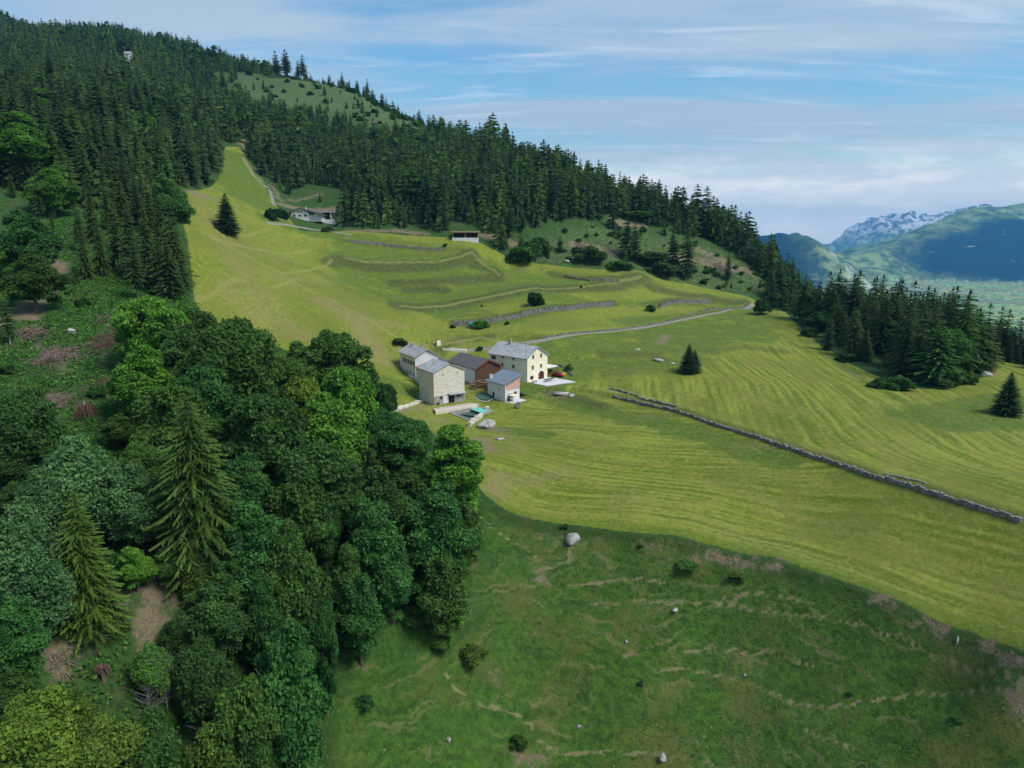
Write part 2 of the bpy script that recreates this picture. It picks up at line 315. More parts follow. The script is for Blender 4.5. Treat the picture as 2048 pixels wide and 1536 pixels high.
# ------------------------------------------------------------------ material helper
class Mat:
    def __init__(s, name):
        s.m = bpy.data.materials.new(name); s.m.use_nodes = True; s.t = s.m.node_tree; s.t.nodes.clear()
        s.out = s.n('ShaderNodeOutputMaterial'); s.b = s.n('ShaderNodeBsdfPrincipled'); s.l(s.b.outputs[0], s.out.inputs[0])
        s.b.inputs['Roughness'].default_value = 0.9; s.b.inputs['Specular IOR Level'].default_value = 0.2
    def n(s, t, **k):
        q = s.t.nodes.new(t)
        for a, v in k.items(): setattr(q, a, v)
        return q
    def l(s, a, b): s.t.links.new(a, b)
    def put(s, sock, v):
        if isinstance(v, bpy.types.NodeSocket): s.l(v, sock)
        elif v is not None: sock.default_value = (*v, 1) if isinstance(v, tuple) and len(v) == 3 and len(sock.default_value) == 4 else v
    def math(s, op, a, b=None, c=None):
        q = s.n('ShaderNodeMath', operation=op); s.put(q.inputs[0], a)
        if b is not None: s.put(q.inputs[1], b)
        if c is not None: s.put(q.inputs[2], c)
        return q.outputs[0]
    def mix(s, f, a, b, mode='MIX'):
        q = s.n('ShaderNodeMix', data_type='RGBA', blend_type=mode); s.put(q.inputs[0], f); s.put(q.inputs[6], a); s.put(q.inputs[7], b); return q.outputs[2]
    def ss(s, x, a, b, lo=0.0, hi=1.0):
        q = s.n('ShaderNodeMapRange', interpolation_type='SMOOTHSTEP'); s.put(q.inputs[0], x)
        for i, v in ((1, a), (2, b), (3, lo), (4, hi)): q.inputs[i].default_value = v
        return q.outputs[0]
    def attr(s, name, vec=False):
        q = s.n('ShaderNodeAttribute', attribute_name=name); return q.outputs['Vector' if vec else 'Fac']
    def noise(s, scale, detail=4, rough=0.55, vec=None, dist=0.0, color=False):
        q = s.n('ShaderNodeTexNoise'); q.inputs['Scale'].default_value = scale; q.inputs['Detail'].default_value = detail
        q.inputs['Roughness'].default_value = rough; q.inputs['Distortion'].default_value = dist
        s.l(vec if vec is not None else s.pos(), q.inputs[0]); return q.outputs[1 if color else 0]
    def pos(s):
        if not hasattr(s, '_p'): s._p = s.n('ShaderNodeTexCoord').outputs['Object']
        return s._p
    def vmap(s, sc_, rot=(0, 0, 0), vec=None):
        q = s.n('ShaderNodeMapping'); s.l(vec if vec is not None else s.pos(), q.inputs[0]); q.inputs['Scale'].default_value = sc_; q.inputs['Rotation'].default_value = rot; return q.outputs[0]
    def bump(s, h, strength=0.5, dist=0.1):
        q = s.n('ShaderNodeBump'); q.inputs['Strength'].default_value = strength; q.inputs['Distance'].default_value = dist
        s.put(q.inputs['Height'], h); s.l(q.outputs[0], s.b.inputs['Normal'])
    def col(s, c): s.put(s.b.inputs['Base Color'], c)
def simple(name, c, c2=None, scale=3.0, rough=0.85, bump=0.0, metal=0.0):
    m = Mat(name); m.b.inputs['Roughness'].default_value = rough; m.b.inputs['Metallic'].default_value = metal
    n = m.noise(scale, 6, 0.6); m.col(m.mix(m.ss(n, 0.3, 0.7), c, c2 or tuple(x * 0.75 for x in c)))
    if bump: m.bump(n, bump, 0.05)
    return m.m

# ------------------------------------------------------------------ the ground
g = Mat('ground')
pos = g.pos()
aM = g.attr('mead'); aP = g.attr('past'); aE = g.attr('edge'); aG = g.attr('grove'); aT = g.attr('cow'); aS = g.attr('soil'); aB = g.attr('bank'); aR = g.attr('road'); aC = g.attr('clear'); aY = g.attr('dry'); aZ = g.attr('hill')
big = g.noise(0.022, 5, 0.6); mid = g.noise(0.12, 6, 0.62); fine = g.noise(0.9, 6, 0.7); vfine = g.noise(4.0, 5, 0.75)
sx = g.n('ShaderNodeSeparateXYZ'); g.l(pos, sx.inputs[0])
# mown meadow: swaths that run along the field edges
def swath(dist, period, warp=1.2):     # raked rows: noise drawn out along the rows
    cv = g.n('ShaderNodeCombineXYZ'); a = g.math('ADD', dist, g.math('MULTIPLY', g.noise(0.025, 2, 0.5), warp * 2.2))
    g.l(g.math('MULTIPLY', a, 1.0 / period), cv.inputs[0]); g.l(g.math('MULTIPLY', sx.outputs[0], 0.022), cv.inputs[1]); g.l(g.math('MULTIPLY', sx.outputs[1], 0.022), cv.inputs[2])
    q = g.ss(g.noise(1.0, 3, 0.6, cv.outputs[0]), 0.36, 0.64)
    w_ = g.math('ADD', g.math('MULTIPLY', g.math('SINE', g.math('MULTIPLY', a, 2 * math.pi / (period * 1.35))), 0.5), 0.5)
    return g.math('ADD', g.math('MULTIPLY', q, 0.68), g.math('MULTIPLY', w_, 0.32))
swA = swath(aE, 1.7); swB = swath(aG, 2.0, 1.5)
vs = g.vmap((0.42, 0.05, 0.05), (0, 0, R(24))); swC = g.noise(1.0, 6, 0.7, vs, 0.6)
aK = g.attr('which')      # 0 left meadow, 1 lower meadow, 2 right meadow
sAB = g.mix(g.ss(aK, 1.0, 1.6), swA, swB); sw = g.mix(g.ss(aK, 0.2, 0.9), swC, sAB)
sw = g.mix(g.math('MULTIPLY', g.ss(mid, 0.42, 0.60), 0.4), sw, g.ss(g.noise(0.35, 5, 0.7), 0.3, 0.7)); sw = g.math('ADD', g.math('MULTIPLY', sw, 0.62), g.math('MULTIPLY', g.ss(fine, 0.3, 0.7), 0.38))
mowA = g.mix(g.ss(sw, 0.2, 0.8), (0.098, 0.142, 0.009), (0.222, 0.258, 0.036))
strawn = g.ss(g.math('ADD', g.math('MULTIPLY', mid, 0.6), g.math('MULTIPLY', big, 0.4)), 0.44, 0.62)
mowA = g.mix(g.math('MULTIPLY', strawn, 0.5), mowA, (0.300, 0.245, 0.060))
lush = g.ss(g.math('ADD', g.math('MULTIPLY', big, 0.6), g.math('MULTIPLY', mid, 0.4)), 0.45, 0.60)
mowA = g.mix(g.math('MULTIPLY', lush, 0.55), mowA, (0.078, 0.132, 0.008))
# greener uncut sward on terraces and banks
swd = g.mix(g.ss(fine, 0.3, 0.72), (0.046, 0.096, 0.008), (0.112, 0.168, 0.022))
swd = g.mix(g.math('MULTIPLY', g.ss(mid, 0.52, 0.68), 0.5), swd, (0.150, 0.150, 0.050))
mdc = g.mix(g.math('MULTIPLY', g.ss(g.math('ADD', aC, g.math('MULTIPLY', g.math('SUBTRACT', mid, 0.5), 1.6)), 0.35, 0.75), 0.85), mowA, swd)
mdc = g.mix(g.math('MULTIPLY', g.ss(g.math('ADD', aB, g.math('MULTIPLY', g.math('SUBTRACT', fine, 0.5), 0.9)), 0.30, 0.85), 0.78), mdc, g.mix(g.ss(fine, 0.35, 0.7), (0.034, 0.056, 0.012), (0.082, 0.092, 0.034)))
ml = g.ss(g.math('SUBTRACT', g.attr('trail'), g.math('MULTIPLY', fine, 1.6)), 0.6, -0.6); mdc = g.mix(g.math('MULTIPLY', ml, 0.55), mdc, (0.250, 0.250, 0.075))
mdc = g.mix(g.math('MULTIPLY', g.ss(vfine, 0.42, 0.75), 0.22), mdc, (0.045, 0.070, 0.012)); mdc = g.mix(g.math('MULTIPLY', g.ss(g.noise(0.45, 6, 0.75), 0.52, 0.72), 0.35), mdc, (0.270, 0.225, 0.075))
mdc = g.mix(g.math('MULTIPLY', g.ss(g.math('ADD', aY, g.math('MULTIPLY', g.math('SUBTRACT', fine, 0.5), 1.0)), 0.3, 0.9), 0.8), mdc, (0.235, 0.190, 0.085))
# pasture: dark, tufted, combed by small cattle steps along the contours
hgt = g.math('ADD', sx.outputs[2], g.math('MULTIPLY', g.noise(0.10, 4, 0.6), 9.0))
tv = g.n('ShaderNodeCombineXYZ'); g.l(g.math('MULTIPLY', sx.outputs[0], 0.10), tv.inputs[0]); g.l(g.math('MULTIPLY', hgt, 1.15), tv.inputs[2])
ter = g.noise(1.0, 4, 0.6, tv.outputs[0])
pc = g.mix(g.ss(fine, 0.30, 0.72), (0.022, 0.066, 0.008), (0.066, 0.140, 0.016))
pc = g.mix(g.math('MULTIPLY', g.ss(vfine, 0.45, 0.8), 0.5), pc, (0.085, 0.115, 0.035))
pc = g.mix(g.math('MULTIPLY', g.ss(mid, 0.50, 0.66), 0.6), pc, (0.092, 0.104, 0.026))
pc = g.mix(g.math('MULTIPLY', g.ss(ter, 0.55, 0.63), 0.55), pc, (0.165, 0.155, 0.066)); pc = g.mix(g.math('MULTIPLY', g.ss(ter, 0.46, 0.38), 0.45), pc, (0.014, 0.034, 0.007)); pc = g.mix(g.math('MULTIPLY', g.ss(g.noise(0.06, 5, 0.65), 0.52, 0.64), 0.5), pc, (0.110, 0.125, 0.028))
pc = g.mix(g.math('MULTIPLY', g.math('MULTIPLY', g.ss(aP, 3.2, 0.8), g.ss(fine, 0.3, 0.6)), 0.7), pc, (0.012, 0.030, 0.006))
pc = g.mix(g.math('MULTIPLY', g.ss(big, 0.46, 0.58), 0.45), pc, (0.014, 0.060, 0.012))
fl = g.noise(2.2, 2, 0.5); pc = g.mix(g.math('MULTIPLY', g.math('MULTIPLY', g.ss(fl, 0.70, 0.76), g.ss(g.noise(0.09, 3, 0.5), 0.52, 0.6)), 0.6), pc, (0.32, 0.38, 0.28))
cow = g.ss(g.math('SUBTRACT', aT, g.math('MULTIPLY', g.math('SUBTRACT', fine, 0.35), 0.9)), 0.28, 0.02)
brk = g.ss(g.noise(0.25, 4, 0.6), 0.33, 0.50)
pc = g.mix(g.math('MULTIPLY', g.math('MULTIPLY', cow, brk), 0.75), pc, (0.215, 0.185, 0.095))
# woodland floor and logged slope
wc = g.mix(g.ss(fine, 0.32, 0.7), (0.014, 0.046, 0.008), (0.046, 0.105, 0.022))
wc = g.mix(g.math('MULTIPLY', g.ss(mid, 0.54, 0.66), 0.5), wc, g.mix(g.ss(vfine, 0.3, 0.7), (0.060, 0.042, 0.030), (0.130, 0.100, 0.076)))
hc = g.mix(g.ss(fine, 0.32, 0.7), (0.030, 0.066, 0.016), (0.092, 0.138, 0.048))
hc = g.mix(g.math('MULTIPLY', g.ss(mid, 0.52, 0.64), 0.5), hc, (0.120, 0.105, 0.075))
wc = g.mix(aZ, wc, hc)
edgeN = g.math('MULTIPLY', g.math('SUBTRACT', mid, 0.5), 3.0)
c = g.mix(g.ss(g.math('ADD', aP, g.math('MULTIPLY', edgeN, 0.35)), -0.3, 0.5), wc, pc)
c = g.mix(g.ss(g.math('ADD', aM, g.math('MULTIPLY', edgeN, 0.3)), -0.3, 0.5), c, mdc)
# the strip of uncut lush grass along the lower edge
es = g.math('MULTIPLY', g.ss(aE, 4.5, 1.0), g.ss(aM, -0.2, 0.6)); c = g.mix(g.math('MULTIPLY', es, 0.8), c, g.mix(g.ss(fine, 0.3, 0.7), (0.078, 0.130, 0.010), (0.130, 0.180, 0.020)))
sl = g.ss(g.math('ADD', aS, g.math('MULTIPLY', g.math('SUBTRACT', g.math('ADD', g.math('MULTIPLY', fine, 0.4), g.math('MULTIPLY', g.noise(0.3, 5, 0.65), 0.6)), 0.46), 17.0)), 1.4, -1.4)
c = g.mix(g.math('MULTIPLY', sl, 0.75), c, g.mix(g.ss(vfine, 0.3, 0.7), (0.120, 0.085, 0.060), (0.290, 0.215, 0.150)))
rd = g.ss(g.math('ADD', aR, g.math('MULTIPLY', g.math('SUBTRACT', fine, 0.5), 0.8)), 0.25, -0.15)
c = g.mix(g.math('MULTIPLY', rd, 0.95), c, g.mix(g.ss(fine, 0.3, 0.7), (0.170, 0.165, 0.135), (0.290, 0.275, 0.225)))
g.col(c)
g.bump(g.math('ADD', fine, g.math('ADD', g.math('MULTIPLY', vfine, 0.35), g.math('MULTIPLY', mid, 1.2))), 0.9, 0.6)
edge_d = dseg(gx, gy, LOWEDGE); grove_d = dseg(gx, gy, GROVE)
WALLPL = GL([(1100,775),(1229,796),(1304,813),(1373,830),(1441,854),(1509,874),(1560,893),(1640,918),(1730,950),(1835,979),(1952,1016),(2048,1047)]); WALLPL = np.vstack([WALLPL, WALLPL[-1:] + [[30, -25]]])
LOWM = np.vstack([GL([(960,990),(930,930),(960,860),(1080,790)]), WALLPL, [[160, 40], [100, 40]], LOWEDGE[::-1]])
lowm = sdf(gx, gy, LOWM)
which = smooth(-2, 1, lowm) * 1.0
RIGHTM = np.vstack([GL([(1150,770),(1340,745),(1420,735),(1460,700),(1540,690),(1585,660)]), [[200, 280], [200, 100]], WALLPL[::-1]])
rightm = sdf(gx, gy, RIGHTM); which = np.where(lowm > 0, 1.0, np.where(rightm > -3, 1.0 + smooth(-3, 3, rightm), which))
UPPER = GL([(700,462),(640,500),(660,560),(790,620),(870,640),(930,640),(1000,690),(1080,760),(1160,765),(1340,745),(1430,740),(1470,690),(1560,690),(1585,655),(1540,620),(1370,575),(1200,548),(1000,520),(860,480)])
clear = 0.72 * smooth(-8, 10, sdf(gx, gy, UPPER)) 
for pl, k_, wd in [(GL([(1110,640),(1210,622)]), -.8, 7),(GL([(1250,622),(1400,618)]), -.8, 6),(GL([(1060,663),(1220,650)]), -.9, 7),(GL([(960,660),(1100,655)]), -.8, 6),(GL([(1170,592),(1300,590),(1400,595)]), -.7, 8),(GL([(1000,620),(1060,605)]), -.5, 8),
   (GL([(420,345),(460,310),(480,350),(500,400)]), 1.0, 22),(GL([(1100,790),(1240,830),(1400,870),(1560,920)]), 1.0, 6),(GL([(1000,860),(1080,870)]), .9, 6),(GL([(1830,830),(1960,810),(2040,800)]), 1.0, 9),(GL([(1900,850),(2048,850)]), .8, 8),(GL([(540,440),(660,470)]), .8, 9),(GL([(1640,700),(1700,740),(1800,800)]),.7,4),(GL([(760,760),(820,790)]),1.0,10),(GL([(1030,790),(1120,765)]),.9,6)]:
    clear = clear + k_ * np.exp(-(dseg(gx, gy, pl) / wd) ** 2)
dry = np.zeros_like(HZ)
for pl, k_, wd in [(GL([(960,880),(1010,870),(1040,900)]), .55, 5),(GL([(990,960),(1060,960),(1130,945)]), .6, 5),(GL([(560,560),(700,610),(760,660)]), .5, 8),(GL([(460,590),(560,640),(620,680)]), .6, 10),(GL([(1000,950),(990,1000)]), .7, 4),(GL([(790,700),(900,680),(970,690)]), .5, 6),(GL([(480,490),(580,520)]), .5, 9),(GL([(430,430),(470,520),(520,600),(560,660)]), .55, 16),(GL([(640,600),(720,650),(760,720)]), .7, 10),(GL([(500,540),(640,560)]), .5, 12),(GL([(1250,990),(1500,1080),(1800,1180)]), .45, 9),(GL([(1450,960),(1750,1080),(2048,1200)]), .4, 8),(GL([(1500,720),(1640,760)]), .3, 6),(GL([(1500,890),(1640,900)]), .5, 5),(GL([(700,640),(800,650)]), .6, 6),(GL([(1080,790),(1130,790)]), .6, 4)]:
    dry = np.maximum(dry, k_ * np.exp(-(dseg(gx, gy, pl) / wd) ** 2))
trail = np.full(HZ.shape, 99.0)
for pl in [[(400,460),(470,500),(560,545),(640,590),(720,630),(800,680),(850,690)],[(560,545),(620,540),(664,520)],[(800,612),(880,613),(950,600),(1021,586),(1073,576),(1179,572),(1232,567),(1284,553)],[(690,515),(734,524),(881,524),(945,505)],[(945,505),(998,550)],[(390,600),(480,560),(600,556)],[(430,480),(520,500),(620,500)],[(880,690),(960,675),(1045,690)],[(1150,772),(1220,782),(1330,800)],[(470,470),(540,455)]]:
    trail = np.minimum(trail, dseg(gx, gy, GL(pl)))
cow_d = np.full(HZ.shape, 99.0)
wbx = gx + vnoise(gx, gy, 7, 33, 2) * 1.2; wby = gy + vnoise(gx, gy, 7, 34, 2) * 1.2
for pl in COWS: cow_d = np.minimum(cow_d, dseg(wbx, wby, pl))
soil_d = np.full(HZ.shape, 99.0)
for pl, wd in SOILS: soil_d = np.minimum(soil_d, dseg(wbx, wby, pl) - wd * (0.10 if wd > 3.2 and pl[:, 1].max() < 170 else 0.8))
road_d = np.minimum(np.minimum(dseg(gx, gy, TRACK) - 1.3, dseg(gx, gy, PATH2) - 1.4), np.minimum(dseg(gx, gy, PATH3) - 1.1, dseg(gx, gy, YARDPATH) - 1.0))
CLEARING = GL([(470,150),(540,132),(600,135),(660,150),(760,200),(830,240),(840,262),(770,255),(700,235),(640,225),(560,205),(480,190)])
clr = sdf(gx, gy, CLEARING); scrub = GL([(1010,500),(1100,470),(1250,450),(1330,470),(1420,490),(1540,560),(1560,590),(1480,585),(1290,548),(1100,530)])
hill = np.maximum(smooth(-25, 15, clr), smooth(-6, 8, sdf(gx, gy, scrub)))
ny, nx = HZ.shape
idx = np.arange(ny * nx).reshape(ny, nx)
Fg = np.stack([idx[:-1, :-1].ravel(), idx[:-1, 1:].ravel(), idx[1:, 1:].ravel(), idx[1:, :-1].ravel()], 1)
Vg = np.stack([gx.ravel(), gy.ravel(), HZ.ravel()], 1)
ground = mesh_np('ground', Vg, Fg, g.m, None, True, dict(mead=mead.ravel(), past=past.ravel(), edge=edge_d.ravel(), grove=grove_d.ravel(), cow=cow_d.ravel(), trail=trail.ravel(), soil=soil_d.ravel(), bank=bank.ravel(), road=road_d.ravel(), clear=clear.ravel(), dry=dry.ravel(), hill=hill.ravel(), which=which.ravel()))
tag(ground, kind='structure')

# ------------------------------------------------------------------ the far valley and its mountains
FX = np.concatenate([np.arange(-9000, 400, 500), np.arange(400, 9000, 55), np.arange(9000, 24001, 500)]).astype(float)
FY = np.concatenate([np.arange(-6000, 1200, 600), np.arange(1200, 10000, 62), np.arange(10000, 22001, 130)]).astype(float)
fx, fy = np.meshgrid(FX, FY)
FZ = np.full(fx.shape, -515.0) + vnoise(fx, fy, 900, 31, 4) * 50
def ridge(pts, slope, nz, seed, sharp=1.0):     # pts: (x, y, z) crest line
    global FZ
    pts = np.array(pts, float); best = np.full(fx.shape, -1e9)
    wx = fx + vnoise(fx, fy, 1400, seed + 5, 4) * nz * 3.0; wy = fy + vnoise(fx, fy, 1400, seed + 9, 4) * nz * 3.0
    for k in range(len(pts) - 1):
        a, b = pts[k], pts[k + 1]; ab = b[:2] - a[:2]; l2 = (ab ** 2).sum()
        t = np.clip(((wx - a[0]) * ab[0] + (wy - a[1]) * ab[1]) / l2, 0, 1)
        d = np.hypot(wx - a[0] - t * ab[0], wy - a[1] - t * ab[1])
        best = np.maximum(best, a[2] + t * (b[2] - a[2]) - slope * d)
    nn = vnoise(fx, fy, 1000, seed, 6, 0.58); nn = nn - np.abs(vnoise(fx, fy, 500, seed + 2, 5, 0.6)) * 0.9
    h = best + nn * nz
    FZ = np.maximum(FZ, h)
    return h
def FP(u, v, Y): a, b = ray(u, v); return (a * Y, Y, b * Y)
h_big = ridge([FP(1640,508,8200), FP(1740,492,8600), FP(1830,468,8900), FP(1900,436,9200), FP(1960,414,9400), FP(2048,404,9600), FP(2300,400,9600), FP(3000,380,9000)], 0.42, 190, 41)
h_dark = ridge([FP(1420,505,6800), FP(1490,474,7000), FP(1550,456,7100), FP(1600,452,7000), FP(1635,466,6900), FP(1668,506,6600)], 0.85, 120, 51)
h_snow = ridge([FP(1560,520,15500), FP(1640,495,15500), FP(1690,462,15500), FP(1740,442,15500), FP(1800,428,15500), FP(1870,418,15500), FP(1960,400,15500), FP(2300,410,15500)], 0.50, 560, 61)
h_teal = ridge([FP(1380,496,13000), FP(1460,482,13000), FP(1510,474,13000), FP(1545,484,13000), FP(1590,474,13000), FP(1640,490,13000)], 0.42, 330, 71)
FZ = np.where(fy < 1900, np.minimum(FZ, -512 - 40 * (1 - smooth(500, 1900, fy))), FZ)
pu, pv = proj(fx, fy, FZ)
own = np.maximum.reduce([h_big, h_dark, h_snow, h_teal])
isb = (h_big >= own - 1) & (FZ > -505)
wn = vnoise(fx, fy, 1300, 81, 5, 0.6)
# closed conifer forest on the facing flank, cloud shadow painted into its dark colour
DKP = np.array([FP(1815,500,8300)[:2], FP(1850,472,8700)[:2], FP(1905,446,9050)[:2], FP(1975,428,9300)[:2], FP(2300,425,9300)[:2], [9500, 7600], [6900, 7000], FP(2048,570,7550)[:2], FP(1950,562,7650)[:2], FP(1840,540,7750)[:2]])
dk = smooth(-260, 260, sdf(fx, fy, DKP) + wn * 900)
dk2 = ((h_dark >= own - 1) & (FZ > -505)) * smooth(150, -250, fx - FP(1622, 500, 6900)[0] + wn * 220)
dark = np.maximum(dk * isb, dk2)
rocky = ((h_snow >= own - 1) & (FZ > -505)) * smooth(-350, 150, FZ + wn * 500)
rocky = np.maximum(rocky, 0.4 * ((h_dark >= own - 1) & (FZ > -505)) * smooth(0, 400, fx - FP(1620, 500, 6900)[0] + wn * 300))
fm = Mat('valley_land'); fd = fm.attr('dark'); fr = fm.attr('rocky'); ff = fm.attr('flat')
nA = fm.noise(0.0011, 7, 0.65); nB = fm.noise(0.0060, 6, 0.7); nC = fm.noise(0.028, 4, 0.7)
c0 = fm.mix(fm.ss(nB, 0.42, 0.60), (0.040, 0.085, 0.024), (0.220, 0.290, 0.090))
c0 = fm.mix(fm.math('MULTIPLY', fm.ss(nC, 0.5, 0.66), 0.6), c0, (0.24, 0.27, 0.15))
vor = fm.n('ShaderNodeTexVoronoi'); vor.inputs['Scale'].default_value = 0.006; fm.l(fm.pos(), vor.inputs[0])
fl_ = fm.mix(fm.ss(nC, 0.46, 0.62), (0.10, 0.17, 0.06), (0.42, 0.46, 0.20))
fl_ = fm.mix(0.35, fl_, vor.outputs[1], 'SOFT_LIGHT')
fl_ = fm.mix(fm.math('MULTIPLY', fm.ss(fm.noise(0.05, 3, 0.6), 0.66, 0.74), fm.ss(nB, 0.50, 0.58)), fl_, (0.60, 0.57, 0.52))
c0 = fm.mix(ff, c0, fl_)
rk = fm.mix(fm.ss(nB, 0.46, 0.56), (0.09, 0.10, 0.09), (0.62, 0.60, 0.60))
c0 = fm.mix(fr, c0, rk)
dkc = fm.mix(fm.ss(nC, 0.35, 0.7), (0.001, 0.008, 0.012), (0.004, 0.020, 0.022))
cliff = fm.math('MULTIPLY', fm.ss(fm.noise(0.012, 5, 0.6, fm.vmap((0.35, 0.35, 2.2))), 0.64, 0.70), 0.75)
dkc = fm.mix(cliff, dkc, (0.26, 0.24, 0.24))
c0 = fm.mix(fd, c0, dkc); fm.col(c0); fm.b.inputs['Specular IOR Level'].default_value = 0.0
ny2, nx2 = FZ.shape; ix = np.arange(ny2 * nx2).reshape(ny2, nx2)
Ff = np.stack([ix[:-1, :-1].ravel(), ix[:-1, 1:].ravel(), ix[1:, 1:].ravel(), ix[1:, :-1].ravel()], 1)
flat = smooth(-440, -500, FZ)
far = mesh_np('valley_and_mountains', np.stack([fx.ravel(), fy.ravel(), FZ.ravel()], 1), Ff, fm.m, None, True, dict(dark=dark.ravel(), rocky=rocky.ravel(), flat=flat.ravel()))
tag(far, kind='structure')
rv = Mat('river'); rv.col((0.45, 0.50, 0.50)); rv.b.inputs['Roughness'].default_value = 0.4

# haze: one closed box of thin air round everything
hb = MB(); hb.box(-9500, -6400, -640, 24500, 22500, max(float(FZ.max()), float(HZ.max())) + 45)
hm = bpy.data.materials.new('haze'); hm.use_nodes = True; ht = hm.node_tree; ht.nodes.clear()
ho = ht.nodes.new('ShaderNodeOutputMaterial'); hv = ht.nodes.new('ShaderNodeVolumePrincipled'); ht.links.new(hv.outputs[0], ho.inputs['Volume'])
hv.inputs['Color'].default_value = (0.14, 0.52, 1.0, 1); hv.inputs['Density'].default_value = 0.000052; hv.inputs['Anisotropy'].default_value = 0.0
haze = hb.build('haze', hm); tag(haze, kind='stuff')

# ------------------------------------------------------------------ materials for built things
def stone_mat(name, c1, c2, mortar, scale=1.6, bump=0.6, flat=True):
    m = Mat(name); v = m.n('ShaderNodeTexVoronoi', feature='F1'); v.inputs['Scale'].default_value = scale; m.l(m.vmap((1, 1, 1.7)), v.inputs[0])
    e = m.n('ShaderNodeTexVoronoi', feature='DISTANCE_TO_EDGE'); e.inputs['Scale'].default_value = scale; m.l(m.vmap((1, 1, 1.7)), e.inputs[0])
    s_ = m.n('ShaderNodeSeparateColor'); m.l(v.outputs['Color'], s_.inputs[0])
    n = m.noise(0.8, 5, 0.6); base = m.mix(s_.outputs[0], c1, c2); base = m.mix(m.math('MULTIPLY', m.ss(n, 0.4, 0.7), 0.5), base, tuple(x * 0.7 for x in c1))
    m.col(m.mix(m.ss(e.outputs['Distance'], 0.0, 0.12, 0.9, 0.0), base, mortar)); m.bump(e.outputs['Distance'], bump, 0.08); return m.m
def render_mat(name, c, stain, k=0.35):
    m = Mat(name); n = m.noise(0.5, 6, 0.65); n2 = m.noise(1.0, 5, 0.6, m.vmap((1.5, 1.5, 0.22)))
    b = m.mix(m.math('MULTIPLY', m.ss(n, 0.45, 0.75), k), c, stain); b = m.mix(m.math('MULTIPLY', m.ss(n2, 0.52, 0.75), k), b, stain)
    m.col(b); m.bump(m.noise(6, 4, 0.6), 0.2, 0.03); return m.m
def slate_mat(name, c1, c2, c3, vec_scale=(1.6, 2.4, 1)):
    m = Mat(name); m.b.inputs['Roughness'].default_value = 0.6
    v = m.n('ShaderNodeTexVoronoi', feature='F1'); v.inputs['Scale'].default_value = 1.0; v.inputs['Randomness'].default_value = 0.85; m.l(m.vmap(vec_scale), v.inputs[0])
    s_ = m.n('ShaderNodeSeparateColor'); m.l(v.outputs['Color'], s_.inputs[0]); n = m.noise(0.5, 5, 0.65)
    b = m.mix(s_.outputs[0], c1, c2); b = m.mix(m.math('MULTIPLY', m.ss(n, 0.48, 0.66), 0.7), b, c3)
    m.col(b); m.bump(v.outputs['Distance'], 0.5, 0.05); return m.m
def wood_mat(name, c1, c2, sc_=(6, 6, 0.6)):
    m = Mat(name); n = m.noise(1.0, 5, 0.6, m.vmap(sc_)); m.col(m.mix(m.ss(n, 0.35, 0.65), c1, c2)); m.bump(n, 0.4, 0.03); return m.m
